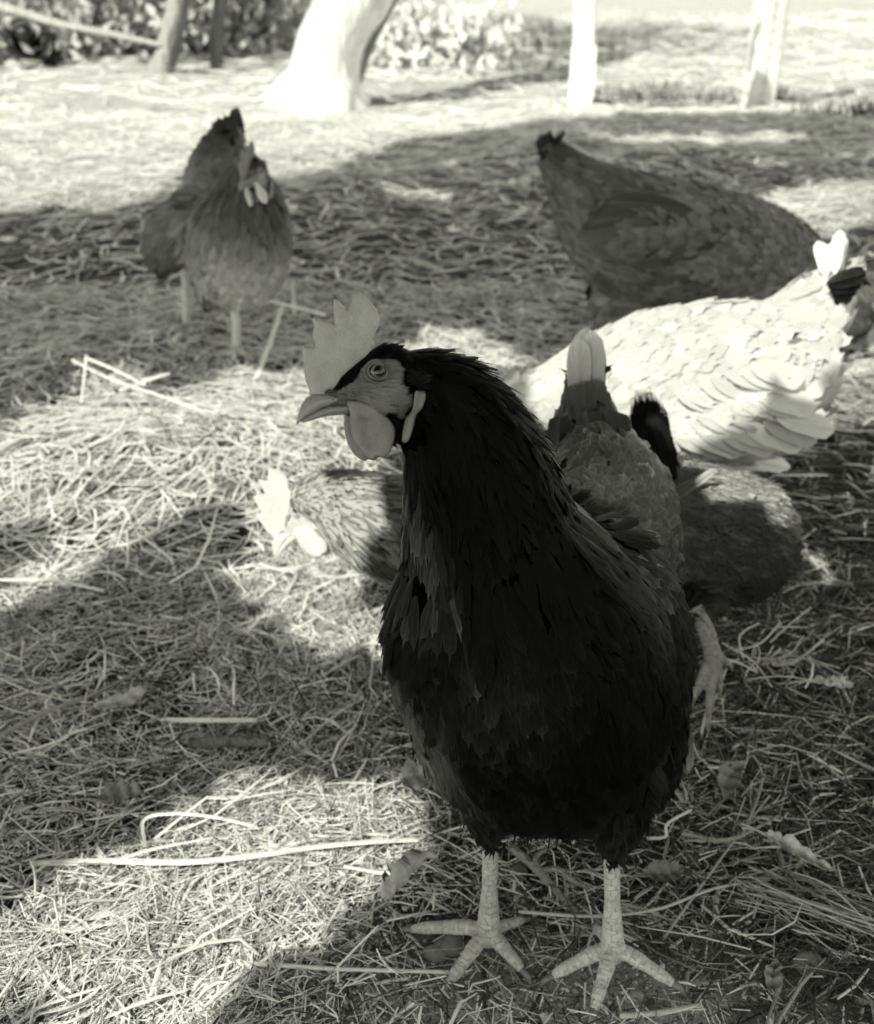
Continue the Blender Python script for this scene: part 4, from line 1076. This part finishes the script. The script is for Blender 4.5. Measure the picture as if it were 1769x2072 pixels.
# ------------------------------------------------------------------ the white hen
def white_hen():
    rng = np.random.default_rng(303)
    hen = thing('hen', 'white hen with dark tail tips bending forward behind the near hen', 'hen', 'hens in the run')
    Y = at; k = lambda u, v, y, rpx, fl, fw, al: (Y(u, v, y), rpx/ppm(Y(u, v, y)), fl, fw, al)
    W_ = .42
    B = Body()
    O = Y(960, 872, 1.0); s = .55/ppm(O); H = head_frame(O-(-FW)*48*s, 25, 0, s); head_chain(B, H, .01, W_)
    B.chain([k(985,845,1.0,36,.012,.006,W_), k(1035,808,1.03,48,.022,.008,W_), k(1110,806,1.05,68,.026,.010,W_), k(1220,785,1.05,108,.026,.013,W_), k(1340,772,1.05,148,.030,.019,W_), k(1450,772,1.05,165,.036,.022,W_), k(1530,765,1.06,150,.040,.022,W_*.9),
             k(1590,700,1.08,105,.040,.02,W_*.9), k(1655,620,1.11,66,.04,.018,W_*.9), k(1700,572,1.13,36,.04,.015,.004)])
    B.chain([k(1350,830,1.02,100,.034,.020,W_), k(1450,850,1.01,95,.038,.020,W_), k(1540,850,1.02,82,.04,.020,W_*.8)])
    B.chain([k(1420,900,1.06,70,.02,.01,.3), k(1430,960,1.06,30,.02,.008,.2)])
    me = B.mesh(.0048, 4); sk = skin_mask(H); V = verts(me)
    set_col(me, np.where(sk(V), .3, .5)); me.materials.append(M['face']); obj('body', me, None, hen)
    rear = Y(1600, 840, 1.03)
    def paint(P, N, alb, rng):
        w = np.exp(-np.sum((P-rear)**2, 1)/.05**2)*(rng.random(len(P)) < .5); return np.clip(alb*(1-w)+.22*w, 0, .72)
    pm, n = plumage(me, B, rng, 4.0, sk, paint, tilt=(.075, .03), maxn=9000)
    kind(obj('plumage', pm, M['pale_plumage'], hen), 'stuff')
    head_parts(hen, H, .3, .3, .3, .4, det=.6)
    # folded wing: rows of quills, each a feather of its own
    for row, (cnt, u0, v0, u1, v1, w, L) in enumerate([(7,1360,800,1520,745,56,120),(7,1390,850,1540,800,58,125),(8,1360,890,1570,850,52,125)]):
        for i in range(cnt):
            t = i/(cnt-1); u = u0+(u1-u0)*t+rng.normal(0, 6); v = v0+(v1-v0)*t+rng.normal(0, 5); y = 1.05-.085-.004*row
            b = Y(u, v, y); an = math.radians(rng.uniform(8, 30)); e = Y(u+L*math.cos(an), v+L*math.sin(an)*.6, y+.012)
            obj('wing_feather', big_feather(b, e, nrm(EYE-b+np.array([0, 0, .4])), w/ppm(b), rng.uniform(.26, .46), bend=.16, rows=8, seedv=i+9*row), M['pale_plumage'], hen)
    for i in range(6):
        b = Y(1330+i*28, 905+i*3, .985); e = Y(1450+i*30, 938+i*1.5, 1.0)
        obj('wing_feather', big_feather(b, e, nrm(EYE-b), 34/ppm(b), .6, bend=.1, rows=8, seedv=i), M['pale_plumage'], hen)
    # tail: pale quills with black ends and two curled white coverts standing up
    for i in range(9):
        t = i/8; b = Y(1600+20*t, 690-10*t, 1.08); e = Y(1735-30*abs(t-.3), 545+70*t, 1.12+.01*math.sin(i*2.1))
        obj('tail_feather', big_feather(b, e, nrm(EYE-b+np.array([0, 0, .3])), 44/ppm(b), .5, bend=.12, tipalb=.002 if i < 7 else .3, seedv=i), M['pale_plumage'], hen)
    for i in range(6):
        b = Y(1672+i*4, 575+i*7, 1.068); e = Y(1756-i*9, 552+i*14, 1.075+.004*(i % 3))
        obj('tail_feather', big_feather(b, e, nrm(EYE-b), 40/ppm(b), .0015, bend=.1, seedv=i), M['dark_plumage'], hen)
    for i, (u0, v0, u1, v1, w, sw) in enumerate([(1672,545,1664,486,30,-.1),(1690,540,1690,466,28,.12),(1682,545,1680,492,26,.0),(1698,540,1702,480,20,.1)]):
        b = Y(u0, v0+14, 1.10+.004*i); obj('tail_covert', big_feather(b, Y(u1, v1, 1.11+.004*i), nrm(EYE-b), w/ppm(b), .66, bend=.3, sway=sw, seedv=i), M['pale_plumage'], hen)
    for dx in (0, .07):
        p = Y(1400, 900, 1.05+dx); g = np.array([p[0]+.02, p[1], .012]); leg(hen, (p[0], p[1], .12), g, [g+np.array([-.05, .0, -.004]), g+np.array([-.04, -.035, -.004]), g+np.array([-.04, .035, -.004]), g+np.array([.025, 0, -.004])], .0075, .007, .4, .0025, rings=False)
    return hen

# ------------------------------------------------------------------ the two hens in the background
def back_right_hen():
    rng = np.random.default_rng(404)
    hen = thing('hen', 'blurred dark brown hen on the right feeding with her tail up', 'hen', 'hens in the run')
    Y = at; k = lambda u, v, y, rpx, fl, fw, al: (Y(u, v, y), rpx/ppm(Y(u, v, y)), fl, fw, al)
    D = .095; B = Body(); y0 = 1.62  # base lifted to a hazy grey, veiling haze put into the plumage
    O = Y(1745, 655, y0); s = .42/ppm(O); H = head_frame(O-(-FW)*48*s, -150, 0, s)
    B.chain([k(1735,650,y0,34,.014,.006,D), k(1690,605,y0,52,.03,.009,D), k(1620,565,y0,82,.03,.008,D), k(1540,545,y0,118,.026,.011,D), k(1450,530,y0,144,.026,.013,D), k(1350,508,y0,144,.028,.014,D*.9), k(1265,468,y0,122,.03,.014,D*.8), k(1195,405,y0+.02,80,.04,.015,D*.6), k(1140,340,y0+.04,42,.05,.016,D*.35)])
    B.chain([k(1300,600,y0,110,.03,.014,D*.8), k(1265,650,y0,60,.026,.01,D)])
    B.chain([k(1420,470,y0-.06,60,.04,.024,D*.8), k(1330,470,y0-.09,70,.045,.024,D*.9), k(1250,470,y0-.08,52,.045,.022,D*.6)], flow=(0, 0, 0))
    me = B.mesh(.008, 4); V = verts(me); f = B.field(V); set_col(me, f[:, 5]*.6); me.materials.append(M['face']); obj('body', me, None, hen)
    pm, n = plumage(me, B, rng, 4.5, None, None, tilt=(.09, .04), maxn=9000); kind(obj('plumage', pm, M['brown_plumage'], hen), 'stuff')
    for i in range(8):
        t = i/7; b = Y(1160+25*t, 385-20*t, y0+.03); e = Y(1092+38*t, 268+42*t, y0+.05+.008*math.sin(i*2))
        obj('tail_feather', big_feather(b, e, nrm(EYE-b), 44/ppm(b), .012, bend=.1, seedv=i), M['dark_plumage'], hen)
    for i in range(9):
        t = i/8; b = Y(1400-30*t, 425+18*t, y0-.13); e = Y(1225-60*t, 405+70*t, y0-.10)
        obj('wing_feather', big_feather(b, e, nrm(EYE-b+np.array([0, 0, .5])), 46/ppm(b), rng.uniform(.015, .045), bend=.15, seedv=i), M['brown_plumage'], hen)
    for dx in (0, .09):
        p = Y(1330, 640, y0-.02+dx); g = np.array([p[0]+.01, p[1], .012]); leg(hen, (p[0], p[1], .13), g, [g+np.array([.055, .0, -.004]), g+np.array([.045, -.035, -.004]), g+np.array([.045, .035, -.004]), g+np.array([-.025, 0, -.004])], .009, .008, .3, .0028, rings=False)
    B2 = Body(); head_chain(B2, H, .01, D); m3 = B2.mesh(.006, 3); set_col(m3, np.full(len(m3.vertices), .12)); obj('face', m3, M['face'], hen)
    head_parts(hen, H, .3, .3, .3, .3, det=.5)
    return hen

def back_left_hen():
    rng = np.random.default_rng(505)
    hen = thing('hen', 'blurred grey-brown hen on the left facing the camera with pale wattles', 'hen', 'hens in the run')
    Y = at; k = lambda u, v, y, rpx, fl, fw, al: (Y(u, v, y), rpx/ppm(Y(u, v, y)), fl, fw, al)
    D = .15; B = Body(); y0 = 1.62  # paler base tone, the distance haze is put into the feathers
    O = Y(512, 352, y0-.10); s = .36/ppm(O)
    H = head_frame(O, 8, 66, s*1.0, tilt=10)
    head_chain(B, H, .012, D)
    B.chain([k(510,340,y0-.09,26,.012,.006,.02), k(506,372,y0-.075,44,.024,.006,.02), k(500,412,y0-.05,74,.034,.007,.022), k(492,455,y0-.03,98,.028,.011,.04), k(485,500,y0-.02,108,.022,.010,D), k(480,532,y0,94,.022,.010,D*1.2), k(472,560,y0+.02,56,.022,.009,D)])
    B.chain([k(470,440,y0+.06,100,.03,.018,D*.8), k(455,385,y0+.13,84,.03,.018,.025), k(450,330,y0+.18,58,.03,.016,.018), k(458,285,y0+.20,34,.03,.016,.014)], flow=(0, .2, .2))
    B.chain([k(400,450,y0+.03,66,.030,.012,.075), k(354,480,y0+.05,62,.030,.012,.06), k(335,508,y0+.06,46,.030,.012,.045)])
    B.chain([k(440,570,y0+.02,52,.024,.01,.06), k(425,600,y0+.02,24,.02,.008,.06)])
    me = B.mesh(.006, 4); V = verts(me); f = B.field(V); sk = skin_mask(H); set_col(me, np.where(sk(V), .22, f[:, 5]*.6)); me.materials.append(M['face']); obj('body', me, None, hen)
    sp = [(Y(507,470,y0-.13), .022, .16), (Y(465,545,y0-.11), .026, .15), (Y(395,470,y0-.06), .03, .08)]
    def paint(P, N, alb, rng):
        for p, rr, a in sp:
            w = np.exp(-np.sum((P-p)**2, 1)/rr**2*1.3); alb = alb*(1-w)+a*w
        return alb
    pm, n = plumage(me, B, rng, 4, sk, paint, tilt=(.09, .04), gravity=.3, maxn=8000); kind(obj('plumage', pm, M['brown_plumage'], hen), 'stuff')
    head_parts(hen, H, .15, .5, .16, .22, det=.5, bend=.4)
    for i in range(9):
        t = i/8; b = Y(432+56*t, 315+8*abs(t-.5), y0+.19+.01*t); e = Y(476+5*t, 213+40*abs(t-.6), y0+.24)
        obj('tail_feather', big_feather(b, e, nrm(EYE-b), 24/ppm(b), .02, bend=.08, seedv=i), M['dark_plumage'], hen)
    for i in range(7):
        t = i/6; b = Y(395-10*t, 430+12*t, y0-.02); e = Y(296+14*t, 470+72*t, y0+.03)
        obj('wing_feather', big_feather(b, e, nrm(EYE-b), 44/ppm(b), rng.uniform(.04, .07), bend=.2, seedv=i), M['brown_plumage'], hen)
    for (u0, v0, u1, v1) in [(376,545,378,668),(474,590,480,712)]:
        g = gnd(u1, v1, .01); t0 = at(u0, v0, g[1]+.02)
        leg(hen, t0, g, [g+np.array([-.035, -.04, -.004]), g+np.array([.0, -.055, -.004]), g+np.array([.035, -.04, -.004]), g+np.array([0, .03, -.003])], .0085, .008, .5, .0028, rings=False)
    return hen

foreground_hen(); feeding_hen(); white_hen(); back_right_hen(); back_left_hen()
build_straw(); build_grit()

# ------------------------------------------------------------------ small things lying about
def dry_leaf(label, u, v, L, wd, heading, curl, alb, lift=.006, roll=0.0, cup=.3, tipup=0.0, serr=.06, seed=0):
    """a curled dead leaf with midrib; heading in degrees on the ground"""
    rng = np.random.default_rng(seed); g = gnd(u, v, .01); h = math.radians(heading); D = np.array([math.cos(h), math.sin(h), 0]); Sd = np.array([-math.sin(h), math.cos(h), 0]); Z = np.array([0, 0, 1.0])
    rows, cols = 25, 13; V = []; ej = rng.normal(0, 1, (rows, 2)); ej = (ej+np.roll(ej, 1, 0))*.5; tear = {int(rng.integers(5, 20)): int(rng.integers(0, 2)) for _ in range(3)}; curl = curl*1.25
    for j in range(rows):
        t = j/(rows-1); w = wd*.5*math.sin(math.pi*min(1, t*.92+.06))**.75*(1+serr*math.sin(j*2.6))*(1-.25*t)
        for k in range(cols):
            s = -1+2*k/(cols-1); sd = int(s > 0); s *= 1+.16*ej[j, sd]*abs(s)-(.45*abs(s) if tear.get(j) == sd else 0); a = s*curl*(.7+.6*math.sin(t*2.6+seed)**2); 
            cq = curl*(.7+.6*math.sin(t*2.6+seed)**2); x = w*math.sin(a)/cq; zz = w*(1-math.cos(a))/cq; D = np.array([math.cos(h+.5*(t-.5)*math.sin(seed*2.1)), math.sin(h+.5*(t-.5)*math.sin(seed*2.1)), 0])
            zz += .0022*abs(math.sin(abs(s)*5-j*.9))*(abs(s))+.0016*math.sin(j*.9+seed+s*2) - .0012*math.exp(-(s*9)**2) + tipup*L*(t-.5)**2*2 + cup*L*.1*math.sin(t*7+seed)
            r = math.radians(roll); x2 = x*math.cos(r)-zz*math.sin(r); z2 = x*math.sin(r)+zz*math.cos(r)
            V.append(g+D*(t-.5)*L+Sd*x2+Z*(z2+lift))
    V = np.array(V); V[:, 2] += max(0, ground_z(V[:, 0], V[:, 1]).max()-V[:, 2].min()+.002)
    q = np.array([[j*cols+k, j*cols+k+1, j*cols+cols+k+1, j*cols+cols+k] for j in range(rows-1) for k in range(cols-1)])
    n = len(V); V2 = V-np.array([0, 0, .0005])
    edge = [*range(cols-1)]
    me = mesh_np('leaf', np.vstack([V, V2]), np.vstack([q, q[:, ::-1]+n])); set_col(me, alb*np.exp(np.random.default_rng(seed).normal(0, .12, 2*n)))
    o = obj('dry_leaf', me, M['dry_leaf']); tag(o, label, 'leaf', 'dry leaves on the litter')
    st = catmull([V[cols//2]+D*.004, V[cols//2]-D*.010, V[cols//2]-D*.022-Z*.002], 4); Vv, qq, tt = tube(st, np.linspace(.0011, .0008, len(st)), 6); m = mesh_np('stalk', Vv, [qq, tt]); set_col(m, np.full(len(Vv), alb*.8)); obj('leaf_stalk', m, M['straw'], o)
    return o
dry_leaf('pale curled leaf lying on the shaded litter at the left', 250, 1428, .050, .024, 33, 1.1, .34, roll=38, serr=.10, seed=1)  # leaves out of the sun get a darker tone, shade put into colour
dry_leaf('big rolled leaf half in the sun beside the near hen\'s left foot', 822, 1795, .058, .046, 50, 2.5, .30, roll=-35, lift=.012, seed=2)
dry_leaf('brown leaf tucked behind the near hen\'s left leg', 868, 1585, .050, .036, 20, .6, .20, roll=25, lift=.012, seed=3)
dry_leaf('pale crumpled leaf on the dark litter near the right edge', 1682, 1410, .034, .022, -15, 1.5, .40, roll=15, lift=.014, seed=4)
dry_leaf('oval dark leaf lying right of the near hen', 1470, 1597, .045, .026, 55, .9, .15, roll=10, lift=.012, seed=5)
dry_leaf('long pale leaf at the lower right', 1612, 1748, .052, .016, -42, .9, .36, roll=20, lift=.012, seed=6)
dry_leaf('small dark leaf right of the near hen\'s right leg', 1345, 1780, .030, .024, 10, .7, .12, roll=20, seed=7)
dry_leaf('flat grey leaf at the left below the fallen stick piece', 250, 1618, .038, .026, 10, .5, .17, seed=8)
dry_leaf('grey leaf fragment in the straw right of the stick piece', 610, 1530, .022, .018, 40, .8, .22, seed=9)
dry_leaf('tiny pale leaf chip on the ground near the back left hen\'s feet', 392, 683, .040, .026, 5, .5, .45, seed=10)
dry_leaf('grey leaf on the litter at the bottom right corner', 1560, 1990, .028, .016, 70, .8, .2, seed=11)
dry_leaf('small pale leaf in the shaded straw left of the near hen', 415, 1310, .022, .016, 30, .8, .28, seed=12)

def stick(label, pts, r0, r1, alb, name='twig', cat='twig', group=None, mat='straw', seg=8, forks=(), z=.008):
    P0 = [gnd(u, v, zz if zz is not None else z) for u, v, zz in [(p[0], p[1], p[2] if len(p) > 2 else None) for p in pts]]
    P0 = [np.array([p[0], p[1], p[2]+ground_z(p[0], p[1])]) for p in P0]
    P = catmull(P0, 8); A = Acc(); rng = np.random.default_rng(int(abs(pts[0][0]*7+pts[0][1])))
    R = np.linspace(r0, r1, len(P))*(1+.06*np.sin(np.arange(len(P))*1.7)); A.tube(P, R, seg, alb)
    for f in forks:
        Q = catmull([P[f[0]]]+[gnd(u, v, zz)+np.array([0, 0, ground_z(*gnd(u, v, zz)[:2])]) for u, v, zz in f[1]], 6); A.tube(Q, np.linspace(r1*1.1, r1*.5, len(Q)), 6, alb)
    o = obj(name, A.mesh(name), M[mat]); return tag(o, label, cat, group)
stick('short thick grey stick piece lying on the shaded litter at the left', [(382,1492,.010),(430,1490,.011),(490,1489,.011),(545,1492,.010)], .0052, .0050, .12, 'stick', 'stick', mat='bark', seg=14)
stick('long pale stalk with a side shoot lying across the sunny patch', [(60,1742,.006),(215,1735,.010),(380,1738,.013),(520,1728,.014),(640,1714,.014),(760,1704,.013),(858,1698,.011)], .0026, .0016, .45, 'straw_stalk', 'straw', 'long loose stalks', forks=[(9, [(300,1712,.014),(430,1688,.018)])])
stick('bent straw arching up at the upper rim of the sunny patch', [(292,1705,.006),(290,1650,.022),(345,1637,.024),(430,1645,.018),(520,1668,.010)], .0014, .0012, .62, 'straw_stalk', 'straw', 'long loose stalks')
stick('thin pale straw slanting out of the upper rim of the sunny patch', [(310,1690,.008),(370,1640,.018),(420,1602,.026)], .0012, .0008, .62, 'straw_stalk', 'straw', 'long loose stalks')
stick('pale straw lying flat above the grey stick piece', [(325,1447,.010),(420,1446,.011),(520,1447,.010)], .0026, .0024, .58, 'straw_stalk', 'straw', 'long loose stalks')
stick('pale straight straw rising behind the near hen\'s comb', [(596,640,.02),(594,600,.06),(592,572,.09)], .0030, .0028, .62, 'straw_stalk', 'straw', 'long loose stalks')
stick('pale straw slanting down to the near hen\'s comb', [(532,608,.08),(590,620,.07),(660,638,.05)], .0034, .0030, .62, 'straw_stalk', 'straw', 'long loose stalks')
stick('stout pale stalk leaning left of the near hen\'s comb', [(572,620,.05),(548,690,.03),(520,765,.01)], .0042, .0046, .62, 'straw_stalk', 'straw', 'long loose stalks')
stick('pale straw sticking out to the left of the sunny straw heap', [(150,745,.05),(230,785,.05),(320,840,.04),(420,900,.03)], .0022, .0018, .6, 'straw_stalk', 'straw', 'long loose stalks')
stick('upright broken straw at the left end of the sunny heap', [(178,735,.08),(174,790,.05),(172,850,.03)], .0022, .002, .6, 'straw_stalk', 'straw', 'long loose stalks')
stick('bent straw at the top of the sunny heap', [(178,742,.08),(240,775,.07),(300,815,.05)], .0022, .0018, .6, 'straw_stalk', 'straw', 'long loose stalks')
stick('short pale straw end at the top of the sunny heap', [(290,790,.05),(345,780,.06),(250,835,.05)], .0022, .0018, .6, 'straw_stalk', 'straw', 'long loose stalks')
stick('long pale straw running from the hen\'s feet to the left along the sunny patch', [(480,1950,.006),(600,1960,.008),(700,1966,.008),(920,1968,.008)], .0016, .0013, .5, 'straw_stalk', 'straw', 'long loose stalks')
stick('long thin stalk crossing the lower right litter', [(1050,1840,.012),(1200,1846,.014),(1330,1832,.014),(1450,1790,.014),(1560,1772,.012)], .0012, .0010, .36, 'straw_stalk', 'straw', 'long loose stalks')
stick('knotty twig across the right litter below the pale leaf', [(1345,1890,.010),(1410,1800,.014),(1490,1690,.012),(1560,1600,.012)], .0011, .0009, .26, 'straw_stalk', 'straw', 'long loose stalks')
stick('twig with a fork on the right litter', [(1380,1680,.012),(1480,1690,.014),(1580,1640,.014)], .0016, .0012, .26, forks=[(10, [(1545,1560,.018),(1500,1490,.016)])], mat='bark')
stick('pale twig bent like a hook behind the near hen\'s right thigh', [(1310,1690,.006),(1348,1686,.010),(1352,1660,.016),(1400,1632,.016)], .0014, .0011, .5)
stick('branched dark root between the near hen\'s feet', [(1030,1705,.010),(1085,1752,.014),(1130,1800,.012),(1175,1848,.010)], .0034, .0026, .17, 'root', 'root', mat='bark', forks=[(9, [(1130,1752,.016),(1160,1775,.014),(1192,1790,.012)]), (12, [(1085,1730,.016),(1130,1700,.016)])])
stick('long dark stem on the shaded litter at the left edge', [(-20,1500,.010),(90,1440,.014),(210,1390,.018),(300,1335,.016)], .0022, .0014, .2)
stick('pale straw across the far left shade with a long gentle bend', [(-20,1175,.02),(110,1178,.02),(210,1195,.02)], .0018, .0016, .5, 'straw_stalk', 'straw', 'long loose stalks')
stick('flat pale straw lying at the bottom edge right of the near hen\'s foot', [(1255,2048,.006),(1330,2042,.006),(1420,2028,.006)], .0020, .0018, .42, 'straw_stalk', 'straw', 'long loose stalks')
# sheaf of stalks running out at the right edge
rng = np.random.default_rng(88)
t = thing('straw_bundle', 'flat bundle of parallel stalks running out at the right edge', 'straw')
for i in range(40):
    a = gnd(1480+rng.uniform(0, 130), 1745+rng.uniform(0, 80), .012); b = gnd(1700+rng.uniform(0, 150), 1835+i*2.4+rng.normal(0, 18), .010); A = Acc()
    P = catmull([a, (a+b)/2+rng.normal(0, .005, 3), b], 6); P[:, 2] = np.maximum(P[:, 2], ground_z(P[:, 0], P[:, 1])+.006); A.tube(P, np.full(len(P), rng.uniform(.0003, .0007)), 5, float(rng.uniform(.08, .4))); obj('stalk', A.mesh('stalk'), M['straw'], t)
# upright dry grass stalks behind the near hen on the right
t = thing('straw_tuft', 'loose tuft of pale stalks right of the near hen', 'straw')
for i in range(22):
    a = gnd(1545+rng.normal(0, 40), 1335+rng.normal(0, 25), .010); b = a+np.array([rng.normal(0, .05), rng.normal(0, .03), rng.uniform(.0, .03)]); A = Acc()
    P = catmull([a, (a+b)/2+rng.normal(0, .006, 3), b], 6); P[:, 2] = np.maximum(P[:, 2], ground_z(P[:, 0], P[:, 1])+.004); A.tube(P, np.full(len(P), rng.uniform(.0005, .0010)), 5, float(rng.uniform(.25, .6))); obj('stalk', A.mesh('stalk'), M['straw'], t)

def pebble(label, u, v, r, alb, sc=(1.1, .8, .55), seed=0):
    p = gnd(u, v, 0); V = ICO3[0].copy(); V = V*(1+.22*vnoise(V, 1.8, seed)+.06*vnoise(V, 6, seed+9))[:, None]*np.array(sc)*r+np.array([p[0], p[1], ground_z(p[0], p[1])+r*.22])
    me = mesh_np('pebble', V, ICO3[1]); set_col(me, np.full(len(V), alb)); tag(obj('pebble', me, M['stone']), label, 'stone', 'pebbles on the soil')
pebble('round grey pebble in front of the near hen\'s left toes', 884, 1935, .0085, .17, seed=1)
pebble('larger grey pebble under the near hen\'s left middle toe', 912, 1918, .0105, .15, seed=2)
pebble('flat pebble near the lower right corner', 1640, 1950, .012, .16, (1, .8, .5), 3)
pebble('pale pebble on the sandy soil by the near hen\'s right outer toe', 1290, 2010, .005, .3, seed=4)
pebble('squarish clod on the ground at the back left hen\'s feet', 432, 703, .016, .28, seed=5)
pebble('brown clod lying right of the near hen\'s left shank', 1035, 1765, .011, .1, seed=6)
